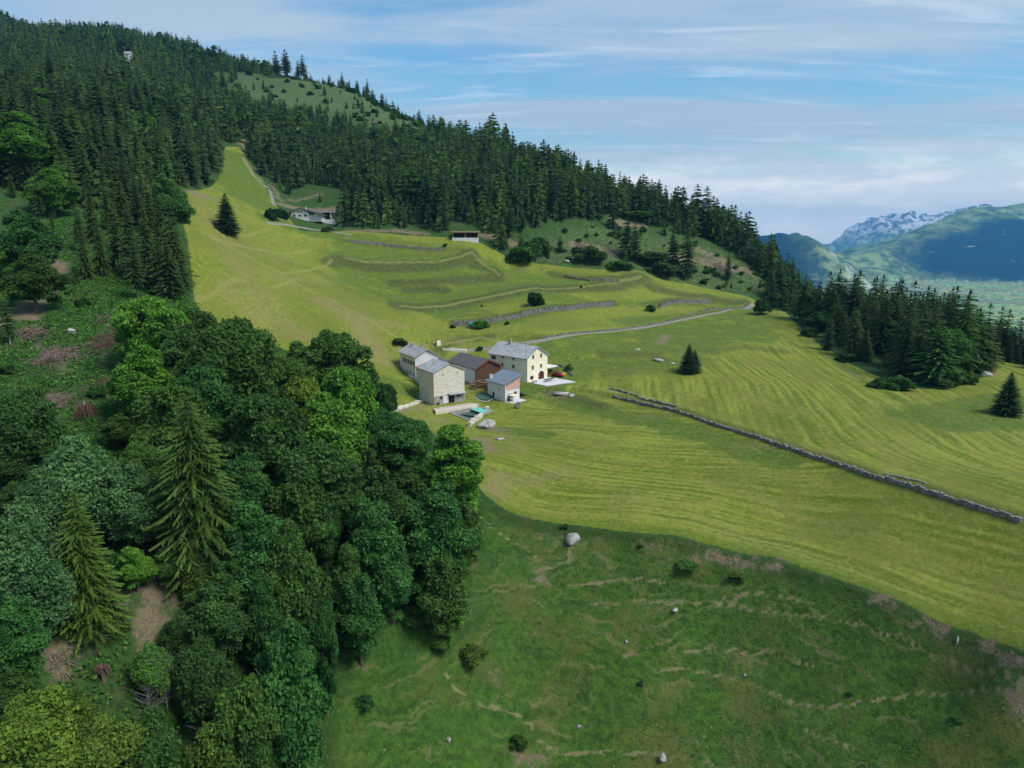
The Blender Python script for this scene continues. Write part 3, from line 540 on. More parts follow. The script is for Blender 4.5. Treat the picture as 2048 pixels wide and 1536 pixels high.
M = dict(
 cream=render_mat('cream_render', (0.76, 0.70, 0.54), (0.55, 0.47, 0.33), 0.45), white=render_mat('white_render', (0.62, 0.62, 0.64), (0.44, 0.42, 0.42), 0.5),
 ruble=stone_mat('rubble_stone', (0.64, 0.59, 0.49), (0.48, 0.44, 0.36), (0.68, 0.64, 0.56), 1.1), greystone=stone_mat('grey_stone', (0.30, 0.28, 0.25), (0.20, 0.19, 0.18), (0.36, 0.34, 0.30), 1.5),
 drystone=stone_mat('dry_stone', (0.30, 0.29, 0.26), (0.13, 0.13, 0.12), (0.05, 0.05, 0.04), 2.2, 1.0), slate=slate_mat('stone_slates', (0.25, 0.26, 0.28), (0.40, 0.41, 0.43), (0.20, 0.23, 0.19)),
 blue=slate_mat('blue_slates', (0.150, 0.180, 0.225), (0.190, 0.220, 0.265), (0.14, 0.17, 0.20), (3, 3, 1)), barnroof=slate_mat('dark_tiles', (0.085, 0.080, 0.082), (0.120, 0.112, 0.110), (0.10, 0.092, 0.088), (3, 3, 1)),
 wood=wood_mat('weathered_brown_boards', (0.060, 0.030, 0.018), (0.130, 0.058, 0.034)), redwood=wood_mat('red_brown_trim', (0.17, 0.055, 0.035), (0.24, 0.08, 0.05)), shutter=simple('dark_red_paint', (0.17, 0.045, 0.040)),
 dark=simple('dark_opening', (0.012, 0.012, 0.014), rough=0.4), frame=simple('window_frame', (0.55, 0.50, 0.42)), frameb=simple('brown_frame', (0.16, 0.09, 0.06)), conc=render_mat('concrete', (0.52, 0.52, 0.54), (0.36, 0.36, 0.37), 0.4), paving=render_mat('pinkish_paving', (0.42, 0.34, 0.31), (0.28, 0.24, 0.21), 0.6),
 rock=None, metal=simple('grey_metal', (0.35, 0.36, 0.38), rough=0.4, metal=0.6), white_p=simple('white_paint', (0.75, 0.74, 0.70)), red=simple('red_car_paint', (0.30, 0.012, 0.020), rough=0.25), tyre=simple('rubber', (0.02, 0.02, 0.02)), glass=simple('glass', (0.03, 0.04, 0.05), rough=0.1),
 turq=simple('turquoise_cover', (0.12, 0.42, 0.36), (0.18, 0.50, 0.42), 1.0), tarp=simple('dark_tarpaulin', (0.06, 0.065, 0.07)), net=simple('green_netting', (0.035, 0.085, 0.065), (0.06, 0.11, 0.085)), brush=simple('stacked_brushwood', (0.28, 0.19, 0.12), (0.14, 0.095, 0.06), 2.5, bump=0.8), parasol=simple('pale_yellow_cloth', (0.72, 0.68, 0.48)),
 pink=simple('faded_pink_render', (0.46, 0.28, 0.23), (0.52, 0.38, 0.33)), orange=simple('orange_plastic', (0.75, 0.30, 0.06)), yellow=simple('yellow_plastic', (0.75, 0.55, 0.15)), cyan=simple('turquoise_sheet', (0.02, 0.22, 0.26)), tan=simple('rust_brown', (0.30, 0.13, 0.04), (0.20, 0.09, 0.03)), trunk=wood_mat('bark', (0.085, 0.066, 0.050), (0.150, 0.125, 0.100), (3, 3, 0.7)), paletrunk=wood_mat('pale_bark', (0.22, 0.20, 0.17), (0.34, 0.31, 0.27), (3, 3, 0.7)),
 deadwood=simple('dead_brown_wood', (0.150, 0.095, 0.072), (0.080, 0.050, 0.038), 2.0), greytwig=simple('grey_twigs', (0.16, 0.15, 0.15), (0.22, 0.21, 0.21), 3), slash=simple('felled_pinkish_wood', (0.230, 0.165, 0.140), (0.130, 0.090, 0.075), 1.2), soilm=simple('bare_sandy_soil', (0.30, 0.23, 0.15), (0.22, 0.16, 0.10), 0.6, bump=0.6))
rm = Mat('rock'); n = rm.noise(0.7, 8, 0.65); n2 = rm.noise(2.5, 5, 0.7); b = rm.mix(rm.ss(n, 0.35, 0.65), (0.17, 0.165, 0.155), (0.42, 0.41, 0.39)); b = rm.mix(rm.math('MULTIPLY', rm.ss(n2, 0.55, 0.7), 0.6), b, (0.10, 0.11, 0.07)); rm.col(b); rm.bump(n2, 0.6, 0.15); M['rock'] = rm.m

# ------------------------------------------------------------------ buildings
def frame_local(o): return o
def window(parent, x, y, z, w_, h_, ax, out_, pane='dark', fr='frame', name='window', shutters=None):
    """x, y, z centre on the wall; ax 0: wall runs along x, 1: along y; out_ = +1/-1 outward direction"""
    def bx(mb, u0, u1, z0, z1, d0, d1):
        d0, d1 = sorted((d0 * out_, d1 * out_))
        if ax == 0: mb.box(x + u0, y + d0, z + z0, x + u1, y + d1, z + z1)
        else: mb.box(x + d0, y + u0, z + z0, x + d1, y + u1, z + z1)
    f = MB(); t = 0.11
    bx(f, -w_/2 - t, -w_/2, -h_/2, h_/2, -0.05, 0.07); bx(f, w_/2, w_/2 + t, -h_/2, h_/2, -0.05, 0.07)
    bx(f, -w_/2 - t, w_/2 + t, h_/2, h_/2 + t, -0.05, 0.07); bx(f, -w_/2 - t - 0.04, w_/2 + t + 0.04, -h_/2 - t, -h_/2, -0.05, 0.12)
    fo = f.build(name, M[fr], parent)
    p = MB(); bx(p, -w_/2, w_/2, -h_/2, h_/2, -0.04, 0.012); p.build('pane', M[pane], fo)
    m_ = MB(); bx(m_, -0.035, 0.035, -h_/2, h_/2, 0.014, 0.045); m_.build('glazing_bar', M[fr], fo)
    if shutters:
        for s in (-1, 1):
            q = MB(); a, b_ = (w_/2 + t + 0.01, w_ + t) if s > 0 else (-w_ - t, -w_/2 - t - 0.01); bx(q, a, b_, -h_/2, h_/2, 0.01, 0.07); q.build('shutter', M[shutters], fo)
    return fo
def gable(parent, L_, W_, he, hr, wall, roof, base=-3.0, over=0.5, th=0.22, roofname='roof'):
    """box with a gabled roof, corner at the origin, ridge along x"""
    m = MB(); v = [(0,0,base),(L_,0,base),(L_,W_,base),(0,W_,base),(0,0,he),(L_,0,he),(L_,W_,he),(0,W_,he),(0,W_/2,hr),(L_,W_/2,hr)]
    m.add(v, [(0,3,2,1),(0,1,5,4),(2,3,7,6),(1,2,6,9,5),(3,0,4,8,7),(4,5,9,8),(6,7,8,9)]); m.build('wall', M[wall], parent)
    k = (hr - he) / (W_ / 2); r = MB(); o = over
    for s in (0, 1):
        ye = -o if s == 0 else W_ + o; ze = he - k * o + 0.03; zr = hr + 0.03
        a = [(-o, ye, ze), (L_ + o, ye, ze), (L_ + o, W_/2, zr), (-o, W_/2, zr)]; b = [(p[0], p[1], p[2] + th) for p in a]
        r.add(a + b, [(0,3,2,1) if s == 0 else (0,1,2,3), (4,5,6,7) if s == 0 else (7,6,5,4), (0,1,5,4), (1,2,6,5), (2,3,7,6), (3,0,4,7)])
    ro = r.build(roofname, M[roof], parent)
    return ro
def chimney(parent, x, y, z0, z1, s=0.35, mat='greystone'):
    c_ = MB(); c_.box(x - s, y - s, z0, x + s, y + s, z1); co = c_.build('chimney', M[mat], parent)
    q = MB(); q.box(x - s - 0.1, y - s - 0.1, z1 + 0.001, x + s + 0.1, y + s + 0.1, z1 + 0.12); q.build('cap', M['slate'], co); return co
def yaw(dx_, dy_): return math.atan2(dy_, dx_)

# A: tall cream house.  local x: from the far-left end to the visible gable is length; local y: away
dl = Vector((0.742, -0.670)); a_yaw = yaw(dl.x, dl.y)          # towards the visible gable end
LA, WA = 16.5, 10.5
K = Vector((4.65, 223.0)); oA = K - dl * LA
A = empty('cream_house', (oA.x, oA.y, -47.0), a_yaw, 'tall three-storey cream farmhouse with grey stone slate roof and arched red doors', 'house')
rA = gable(A, LA, WA, 7.9, 11.0, 'cream', 'slate', over=0.55)
for y_, z_ in ((3.2, 8.0), (7.2, 8.0), (3.0, 4.6), (7.2, 4.6)): window(A, LA, y_, z_, 0.85, 1.15, 1, 1, fr='frame')
window(A, LA, 2.6, 1.3, 1.3, 0.9, 1, 1, fr='frameb')
for x_, z_ in ((LA - 5.6, 4.6), (LA - 10.6, 4.6), (LA - 14.2, 4.6)): window(A, x_, 0, z_, 0.95, 1.1, 0, -1)
for x_ in (LA - 5.6, LA - 10.2): window(A, x_, 0, 7.1, 0.9, 0.6, 0, -1)
window(A, 2.0, 0, 6.6, 1.9, 1.1, 0, -1)
d = MB()                                                        # arched doorway with two red leaves
n_ = 12; arc = [(5.9 + 1.45 - 1.45 * math.cos(math.pi * i / n_), 1.7 + 1.1 * math.sin(math.pi * i / n_)) for i in range(n_ + 1)]
pts = [(5.9, 0.0)] + arc + [(8.8, 0.0)]
d.add([(LA + 0.05, p[0], p[1]) for p in pts] + [(LA - 0.05, p[0], p[1]) for p in pts], [tuple(range(len(pts))), tuple(range(2 * len(pts) - 1, len(pts) - 1, -1))] + [(i, i + len(pts), (i + 1) % len(pts) + len(pts), (i + 1) % len(pts)) for i in range(len(pts))])
do = d.build('arched_doorway', M['dark'], A)
for a0 in (6.05, 7.75): q = MB(); q.box(LA + 0.052, a0, 0.05, LA + 0.12, a0 + 0.9, 2.35); q.build('door_leaf', M['shutter'], do)
p_ = MB(); p_.tube([(LA + 0.12, 0.12, 7.7), (LA + 0.12, 0.12, 0.1)], 0.07); p_.build('drainpipe', M['metal'], A)
chimney(A, 5.2, WA / 2 - 0.5, 10.4, 12.4)
chimney(A, 11.0, WA / 2 + 1.2, 10.0, 11.6, 0.3)
# terrace slab in front of the arched doors
T = MB(); pn = dl; pw = Vector((0.670, 0.742))
def loc2(o, a, b): return (o.x + pn.x * a + pw.x * b, o.y + pn.y * a + pw.y * b)
T.prism([loc2(K, 0.02, 0.6), loc2(K, 8.2, 0.2), loc2(K, 10.8, 11.5), loc2(K, 0.02, 11.5)], -48.6, -46.82)
t_ = T.build('terrace', M['conc'], None, 0.03); tag(t_, 'pale grey concrete terrace in front of the tall cream house', 'terrace')
tb = empty('terrace_bench', (*loc2(K, 2.0, 1.6), -46.8), a_yaw + 1.57, 'dark bench on the pale terrace by the corner of the cream house', 'bench')
q = MB(); q.box(-1, -0.25, 0.4, 1, 0.25, 0.48); q.build('seat', M['tarp'], tb)
for s in (-0.8, 0.8): q = MB(); q.box(s - 0.05, -0.22, 0, s + 0.05, 0.22, 0.398); q.build('leg', M['tarp'], tb)
ta = empty('terrace_table', (*loc2(K, 4.3, 6.2), -46.8), a_yaw + 1.57, 'long dark table in the middle of the pale terrace', 'table')
q = MB(); q.box(-2.2, -0.6, 0.7, 2.2, 0.6, 0.78); q.build('table_top', M['tarp'], ta)
for s in (-1.9, 1.9):
    for r_ in (-0.45, 0.45): q = MB(); q.box(s - 0.05, r_ - 0.05, 0, s + 0.05, r_ + 0.05, 0.699); q.build('leg', M['tarp'], ta)

# carport and car behind the cream house
cx_, cy_ = loc2(K, -3.0, 13.8); gz = float(Hs(cx_, cy_))
C1 = empty('carport', (cx_, cy_, gz), a_yaw, 'open carport with a flat white roof right of the cream house', 'carport')
q = MB(); q.box(-2.6, -2.6, 2.65, 2.8, 2.6, 2.85); q.build('roof', M['white_p'], C1)
for a_, b_ in ((-2.4, -2.4), (2.6, -2.4), (-2.4, 2.4), (2.6, 2.4)): q = MB(); q.box(a_ - .09, b_ - .09, -1, a_ + .09, b_ + .09, 2.649); q.build('post', M['wood'], C1)
q = MB(); q.box(-2.55, -2.5, -1, -2.38, 2.5, 2.6); q.build('back_wall', M['tarp'], C1)
def car(x, y, z, rz):
    c_ = empty('parked_car', (x, y, z), rz, 'dark red car parked at the carport beside the cream house', 'car')
    b_ = MB(); prof = [(-2.05,0.35),(-2.1,0.75),(-1.9,0.95),(-1.2,1.0),(1.15,0.98),(1.95,0.82),(2.1,0.6),(2.05,0.35)]
    for s in (1,): b_.add([(p[0], -0.85, p[1]) for p in prof] + [(p[0], 0.85, p[1]) for p in prof], [tuple(range(8)), tuple(range(15, 7, -1))] + [(i, i + 8, (i + 1) % 8 + 8, (i + 1) % 8) for i in range(8)])
    b_.build('body', M['red'], c_, 0.06)
    r_ = MB(); a = [(-1.55,-0.8,1.0),(1.0,-0.8,1.0),(1.0,0.8,1.0),(-1.55,0.8,1.0),(-1.1,-0.62,1.45),(0.3,-0.62,1.45),(0.3,0.62,1.45),(-1.1,0.62,1.45)]
    r_.add(a, [(0,1,5,4),(1,2,6,5),(2,3,7,6),(3,0,4,7)]); r_.build('window_band', M['glass'], c_)
    t = MB(); t.box(-1.1,-0.62,1.452,0.3,0.62,1.50); t.build('car_roof', M['red'], c_, 0.03)
    for wx in (-1.3, 1.3):
        for wy in (-0.86, 0.86): q = MB(); q.tube([(wx, wy - 0.1, 0.32), (wx, wy + 0.1, 0.32)], 0.32, 14); q.build('wheel', M['tyre'], c_)
px_, py_ = loc2(K, 1.6, 14.2); car(px_, py_, float(Hs(px_, py_)), a_yaw + 0.1)
# play things beside the terrace
q_ = GG(1127, 752); pt = empty('play_house', (q_[0], q_[1], q_[2]), 0.4, 'small orange and yellow play house on the grass at the right edge of the terrace', 'toy'); pt.scale = (.65, .65, .65)
q = MB(); q.box(-0.6,-0.6,0,0.6,0.6,0.9); q.build('wall', M['yellow'], pt)
q = MB(); q.add([(-0.75,-0.75,0.9),(0.75,-0.75,0.9),(0.75,0.75,0.9),(-0.75,0.75,0.9),(-0.75,0,1.5),(0.75,0,1.5)], [(0,1,5,4),(2,3,4,5),(0,4,3),(1,2,5),(0,3,2,1)]); q.build('roof', M['orange'], pt)

# B: barn with brown boarded gable
dB = Vector((0.58, -0.815)); LB, WB = 16.0, 9.5
KB = Vector((-11.6, 221.5)); oB = KB - dB * LB
B = empty('barn', (oB.x, oB.y, -47.6), yaw(dB.x, dB.y), 'barn with dark tiled roof and brown boarded gable between the stone houses', 'barn')
gable(B, LB, WB, 5.6, 7.9, 'white', 'barnroof', over=0.7)
q = MB(); q.add([(LB + 0.01, 0.5, 0.4), (LB + 0.01, WB, 0.4), (LB + 0.01, WB, 5.5), (LB + 0.01, WB / 2, 7.75), (LB + 0.01, 0.5, 5.6), (LB + 0.16, 0.5, 0.4), (LB + 0.16, WB, 0.4), (LB + 0.16, WB, 5.5), (LB + 0.16, WB / 2, 7.75), (LB + 0.16, 0.5, 5.6)], [(4,3,2,1,0),(5,6,7,8,9),(0,1,6,5),(1,2,7,6),(2,3,8,7),(3,4,9,8),(4,0,5,9)]); q.build('boarded_gable', M['wood'], B)
for s in (0, 1):
    q = MB(); o_ = 0.7; k_ = 2.3 / (WB / 2); ye = -o_ if s == 0 else WB + o_; xx = LB + o_ + 0.004
    a = [(xx, ye, 5.6 - k_ * o_ - 0.06), (xx + 0.08, ye, 5.6 - k_ * o_ - 0.06), (xx + 0.08, WB / 2, 7.84), (xx, WB / 2, 7.84)]; q.add(a + [(p[0], p[1], p[2] + 0.34) for p in a], [(0,1,2,3),(7,6,5,4),(0,4,5,1),(1,5,6,2),(2,6,7,3),(3,7,4,0)]); q.build('barge_board', M['redwood'], B)
q = MB(); q.box(LB - 0.02, -0.12, 0, LB + 0.5, 0.5, 5.3); q.build('corner_post', M['tarp'], B)

# C: small white house with blue slates
dC = Vector((0.62, -0.785)); LC, WC = 8.6, 5.6
KC = Vector((-2.1, 206.3)); oC = KC - dC * LC
C = empty('small_white_house', (oC.x, oC.y, -49.3), yaw(dC.x, dC.y), 'small two-storey white house with single-pitch blue-grey slate roof', 'house')
m = MB(); m.prism([(0,0),(LC,0),(LC,WC),(0,WC)], -2.5, [5.3, 5.3, 7.4, 7.4]); m.build('wall', M['white'], C)
m = MB(); o_ = 0.65; z0 = 5.35; k_ = 2.1 / WC; m.prism([(-o_, -o_), (LC + o_, -o_), (LC + o_, WC + o_), (-o_, WC + o_)], [z0 - k_ * o_, z0 - k_ * o_, z0 + k_ * (WC + o_), z0 + k_ * (WC + o_)], [z0 - k_ * o_ + .2, z0 - k_ * o_ + .2, z0 + k_ * (WC + o_) + .2, z0 + k_ * (WC + o_) + .2]); m.build('roof', M['blue'], C)
q = MB(); q.prism([(LC + 0.01, 0.5), (LC + 0.05, 0.5), (LC + 0.05, WC - 0.02), (LC + 0.01, WC - 0.02)], 3.4, [5.45, 5.45, 7.2, 7.2]); q.build('painted_gable', M['pink'], C)
window(C, LC, 2.1, 1.75, 0.8, 1.0, 1, 1, shutters='shutter'); window(C, LC, 3.9, 2.0, 0.8, 1.1, 1, 1, fr='frameb')
q = MB(); q.box(LC + 0.01, 0.9, 0.02, LC + 0.08, 1.9, 1.0); q.build('red_door', M['shutter'], C)
window(C, 2.9, 0, 1.3, 0.6, 1.3, 0, -1, fr='frameb'); window(C, LC - 3, 0, 3.3, 0.4, 0.5, 0, -1)
q = MB(); q.tube([(LC + 0.1, -0.12, 4.6), (LC + 0.1, -0.12, 0.1)], 0.07); q.build('drainpipe', M['metal'], C)
chimney(C, 0.4, 0.9, 5.4, 6.9, 0.42, 'conc')
def locC(a, b): return (oC.x + dC.x * a - dC.y * b, oC.y + dC.y * a + dC.x * b)
s = MB(); s.prism([locC(LC + 0.02, -0.2), locC(LC + 3.0, 0.5), locC(LC + 2.6, 6.2), locC(LC + 0.02, 6.4)], -51.2, -49.25); t_ = s.build('patio', M['conc'], None, 0.03); tag(t_, 'narrow grey patio along the front of the small white house', 'patio')
ux, uy = locC(LC + 1.2, 2.2); U = empty('parasol', (ux, uy, -49.24), 0, 'open pale yellow parasol on the patio of the small white house', 'parasol')
q = MB(); q.tube([(0,0,0),(0,0,2.2)], 0.04); q.build('pole', M['metal'], U)
q = MB(); n_ = 10; q.add([(1.45*math.cos(6.283*i/n_), 1.45*math.sin(6.283*i/n_), 1.95) for i in range(n_)] + [(0,0,2.4),(0,0,2.3)] + [(1.45*math.cos(6.283*i/n_), 1.45*math.sin(6.283*i/n_), 1.85) for i in range(n_)], [(i,(i+1)%n_,n_) for i in range(n_)] + [(12+(i+1)%n_,12+i,11) for i in range(n_)] + [(12+i,12+(i+1)%n_,(i+1)%n_,i) for i in range(n_)]); q.build('canopy', M['parasol'], U)
q = MB(); q.box(-0.3,-0.3,0,0.3,0.3,0.08); q.build('base', M['conc'], U)
ax_, ay_ = locC(LC - 3.2, WC + 1.9); W = empty('lean_to', (ax_, ay_, -49.2), yaw(dC.x, dC.y), 'dark canvas lean-to against the right side of the small white house', 'lean-to')
q = MB(); q.prism([(-2.2,-1.7),(2.2,-1.7),(2.2,1.9),(-2.2,1.9)], [1.9,1.9,0.9,0.9], [2.0,2.0,1.0,1.0]); q.build('canvas', M['tarp'], W)
for a_, b_, h_ in ((-2,1.8,0.9),(2,1.8,0.9),(2,-1.6,1.85),(-2,-1.6,1.85)): q = MB(); q.box(a_-.06,b_-.06,-0.6,a_+.06,b_+.06,h_); q.build('post', M['wood'], W)
# netted garden bed
cx_, cy_, cz_ = GG(968, 794); nb = empty('garden_bed', (cx_, cy_, cz_), 0.3, 'oval garden bed under green netting left of the small white house', 'garden bed')
q = MB(); n_ = 20; rx_, ry_ = 3.4, 4.2
q.add([(rx_*math.cos(6.283*i/n_), ry_*math.sin(6.283*i/n_), -0.6) for i in range(n_)] + [(rx_*math.cos(6.283*i/n_), ry_*math.sin(6.283*i/n_), 0.25) for i in range(n_)] + [(rx_*.6*math.cos(6.283*i/n_), ry_*.6*math.sin(6.283*i/n_), 0.75) for i in range(n_)] + [(0,0,0.9)], [(i,(i+1)%n_,n_+(i+1)%n_,n_+i) for i in range(n_)] + [(n_+i,n_+(i+1)%n_,2*n_+(i+1)%n_,2*n_+i) for i in range(n_)] + [(2*n_+i,2*n_+(i+1)%n_,3*n_) for i in range(n_)]); q.build('netting', M['net'], nb)
q = MB(); q.tube([(rx_*1.06*math.cos(-2.9+2.6*i/10), ry_*1.04*math.sin(-2.9+2.6*i/10), float(Hs(cx_+rx_*math.cos(0.3-2.9+2.6*i/10), cy_+ry_*math.sin(0.3-2.9+2.6*i/10)))-cz_+0.15) for i in range(11)], 0.16); q.build('kerb', M['conc'], nb)

# D: rubble-stone house, nearest
dD = Vector((0.55, -0.835)); LD, WD = 9.6, 10.2
KD = Vector((-22.6, 200.5)); oD = KD - dD * LD
D = empty('rubble_stone_house', (oD.x, oD.y, -49.6), yaw(dD.x, dD.y), 'tall windowless-topped house of beige rubble stone with grey slate roof', 'house')
rD = gable(D, LD, WD, 10.2, 12.4, 'ruble', 'slate', over=0.35)
q = MB(); q.box(LD + 0.01, -0.02, -0.5, LD + 0.14, WD + 0.02, 3.2); q.build('stone_base', M['greystone'], D)
q = MB(); q.box(LD + 0.145, 2.9, 0.9, LD + 0.2, 4.6, 3.0); q.build('white_panel', M['white'], D)
q = MB(); q.box(LD + 0.145, 4.75, 0.8, LD + 0.22, 6.6, 3.0); q.build('door_opening', M['dark'], D)
for y_, z_, s_ in ((2.3, 2.7, 0.6), (8.0, 2.8, 0.7), (1.2, 0.9, 0.7)): window(D, LD + 0.14, y_, z_, s_, s_, 1, 1, fr='frameb')
for y_, z_ in ((3.0, 9.6), (7.9, 9.7)): window(D, LD, y_, z_, 0.35, 0.5, 1, 1, fr='ruble')
q = MB(); q.prism([(LD + 0.15, WD * 0.45), (LD + 1.2, WD * 0.45), (LD + 1.2, WD), (LD + 0.15, WD)], [3.6, 3.3, 3.3, 3.6], [3.75, 3.45, 3.45, 3.75]); q.build('porch_roof', M['slate'], D)
def locD(a, b): return (oD.x + dD.x * a - dD.y * b, oD.y + dD.y * a + dD.x * b)
s = MB(); s.prism([locD(LD + 0.21, -0.8), locD(LD + 3.6, -1.6), locD(LD + 3.4, WD + 3.0), locD(LD + 0.21, WD + 0.5)], -52.4, -49.5); t_ = s.build('house_terrace', M['paving'], None, 0.04); tag(t_, 'pinkish paved terrace below the gable of the rubble-stone house', 'terrace')
s = MB(); s.prism([locD(LD + 3.62, -1.6), locD(LD + 4.2, -1.7), locD(LD + 4.0, WD + 2.0), locD(LD + 3.45, WD + 2.0)], -52.9, -49.45); t_ = s.build('terrace_wall', M['ruble'], None, 0.03); tag(t_, 'beige stone retaining wall along the lower edge of the paved terrace', 'wall')
# pool pit
def inset(pl, d):
    c_ = pl.mean(0); return [tuple(c_ + (p - c_) * (1 - d / np.linalg.norm(p - c_))) for p in pl]
pool = empty('covered_pool', (0, 0, 0), 0, 'sunken pool pit below the rubble-stone house, half under a turquoise cover', 'pool')
oo, ii = inset(POOL, -0.7), inset(POOL, 0.15)
q = MB()
for k in range(4):
    k2 = (k + 1) % 4; q.prism([oo[k], oo[k2], ii[k2], ii[k]], -53.2, -50.15 - (0.25 if k == 3 else 0))
q.build('rim', M['greystone'], pool)
q = MB(); q.prism(inset(POOL, 0.155), -53.0, -51.3); q.build('dark_water', M['net'], pool)
a_, b_ = Vector(POOL[1]), Vector(POOL[2]); n_ = Vector((-0.72, -0.69)); e_ = (b_ - a_).normalized()
q = MB(); q.prism([tuple(a_ + e_ * .5 + n_ * .3), tuple(b_ - e_ * .3 + n_ * .3), tuple(b_ - e_ * .6 + n_ * 2.9), tuple(a_ + e_ * .3 + n_ * 2.6)], [-50.45, -50.45, -50.75, -50.75], [-50.2, -50.2, -50.55, -50.55]); q.build('cover', M['turq'], pool)
q = MB(); c_ = Vector(POOL.mean(0)); q.prism([tuple(c_ + Vector(p)) for p in ((-2.6,-.6),(2.0,-2.6),(2.4,-2.3),(-2.2,-.2))], -51.35, -50.9); q.build('floating_plank', M['tarp'], pool)
# brushwood stack between barn and small house
q_ = GG(962, 776); bs = MB()
for k in range(160):
    a = random.uniform(-0.5, 0.5); x_ = random.uniform(-2.6, 2.6); y_ = random.uniform(-1.2, 1.2); z_ = random.uniform(0, 2.6 - 0.3 * abs(x_)); l_ = random.uniform(0.6, 1.3)
    bs.tube([(x_ - l_ * math.cos(a), y_ - l_ * math.sin(a), z_), (x_ + l_ * math.cos(a), y_ + l_ * math.sin(a), z_ + random.uniform(-0.3, 0.3))], random.uniform(0.07, 0.16), 5)
o = bs.build('firewood_stack', M['brush']); o.location = (q_[0], q_[1], q_[2] - 0.1); tag(o, 'tan stack of firewood under the barn gable beside the small white house', 'firewood')

# E: long white house at the back left
dE = Vector((0.50, -0.866)); LE, WE = 13.5, 8.0
KE = Vector((-31.4, 227.0)); oE = KE - dE * LE
E = empty('long_white_house', (oE.x, oE.y, -46.6), yaw(dE.x, dE.y), 'long white house with a row of small windows, leftmost of the hamlet', 'house')
gable(E, LE, WE, 7.3, 9.4, 'white', 'slate', over=0.6)
for k in range(7): window(E, LE - 1.2 - 1.55 * k, 0, 4.9, 0.62, 1.25, 0, -1, fr='frameb')
for x_ in (LE - 1.6, LE - 4.2, LE - 6.8): window(E, x_, 0, 1.4, 0.8, 1.0, 0, -1)
q = MB(); q.box(1.0, -0.75, -1.5, LE - 2, -0.02, 0.35); q.build('ledge', M['white'], E)
chimney(E, 3.5, 3.0, 8.0, 10.2, 0.3); chimney(E, 8.5, 4.6, 8.5, 10.6, 0.3)
# low white annex joining E to D
dV = Vector((0.42, -0.907)); KV = Vector((-26.6, 214.6)); LV = 10.0; oV = KV - dV * LV
V = empty('low_annex', (oV.x, oV.y, -47.6), yaw(dV.x, dV.y), 'low whitewashed annex with rusty roof joining the long white house to the stone house', 'outbuilding')
gable(V, LV, 5.5, 5.4, 6.3, 'white', 'tan', over=0.3); window(V, LV - 2, 0, 2.2, 0.7, 1.0, 0, -1, fr='frameb'); window(V, LV - 5, 0, 3.5, 0.6, 0.9, 0, -1, fr='frameb')
q_ = GG(842, 772); o = empty('oil_drum', (q_[0], q_[1], q_[2]), 0, 'rusty orange barrel against the foot of the stone house wall', 'barrel')
q = MB(); q.tube([(0,0,-0.2),(0,0,1.3)], 0.62, 16); q.build('drum', M['tan'], o)
q = MB(); q.tube([(0,0,1.301),(0,0,1.36)], 0.66, 16); q.build('lid', M['deadwood'], o)
# courtyard wing with arches behind
dW = Vector((0.93, -0.36)); oW = Vector((-30.0, 235.5)); LW = 12.5
Wg = empty('arcade_wing', (oW.x, oW.y, -46.3), yaw(dW.x, dW.y), 'pale courtyard wing with two open arches behind the long white house', 'outbuilding')
m = MB(); sp_ = 24; th = 0.5
top = lambda x: 6.1 - 0.26 * x
xs_ = sorted(set([0, 1.2, 4.2, 5.4, 9.2, LW] + [1.2 + 3.0 * i / 10 for i in range(11)] + [5.4 + 3.8 * i / 10 for i in range(11)]))
def under(x):
    if 1.2 <= x <= 4.2: return 3.2 + 1.3 * math.sqrt(max(0, 1 - ((x - 2.7) / 1.5) ** 2))
    if 5.4 <= x <= 9.2: return 2.0 + 1.3 * math.sqrt(max(0, 1 - ((x - 7.3) / 1.9) ** 2))
    return None
for a, b in zip(xs_[:-1], xs_[1:]):
    ua, ub = under(a + 1e-6), under(b - 1e-6); ua = -2.5 if ua is None or ub is None else ua; ub = -2.5 if ua == -2.5 else ub
    m.add([(a,0,ua),(b,0,ub),(b,0,top(b)),(a,0,top(a)),(a,th,ua),(b,th,ub),(b,th,top(b)),(a,th,top(a))], [(0,1,2,3),(7,6,5,4),(0,4,5,1),(3,2,6,7)])
m.add([(0,0,-2.5),(0,th,-2.5),(0,th,top(0)),(0,0,top(0)),(LW,0,-2.5),(LW,th,-2.5),(LW,th,top(LW)),(LW,0,top(LW))], [(0,3,2,1),(4,5,6,7)])
m.build('arched_wall', M['cream'], Wg)
m = MB(); m.box(0, 3.2, -2.5, LW, 3.5, 3.6); m.build('rear_wall', M['greystone'], Wg)
m = MB(); m.prism([(-0.2,-0.25),(LW+0.2,-0.25),(LW+0.2,3.8),(-0.2,3.8)], [top(0)+.02,top(LW)+.02,top(LW)+.02,top(0)+.02], [top(0)+.2,top(LW)+.2,top(LW)+.2,top(0)+.2]); m.build('roof', M['barnroof'], Wg)
# small white box beside the field behind
q_ = GG(877, 690); o = empty('field_shelter', (q_[0], q_[1], q_[2]), 0.4, 'tiny cream shelter standing alone on the grass behind the hamlet', 'shelter')
q = MB(); q.box(-0.7,-0.6,-0.3,0.7,0.6,1.9); q.build('wall', M['cream'], o); q = MB(); q.prism([(-0.8,-0.7),(0.8,-0.7),(0.8,0.7),(-0.8,0.7)], 1.902, [2.0,2.0,2.2,2.2]); q.build('roof', M['tan'], o)
q_ = GG(905, 704); s = MB(); s.prism([(q_[0]-4,q_[1]+1.5),(q_[0]-3.6,q_[1]+0.8),(q_[0]+5,q_[1]-0.6),(q_[0]+5.2,q_[1]+0.2)], q_[2]-1.5, q_[2]+0.9); t_ = s.build('yard_wall', M['cream'], None, 0.03); tag(t_, 'short pale wall behind the ridge of the dark-roofed barn', 'wall')
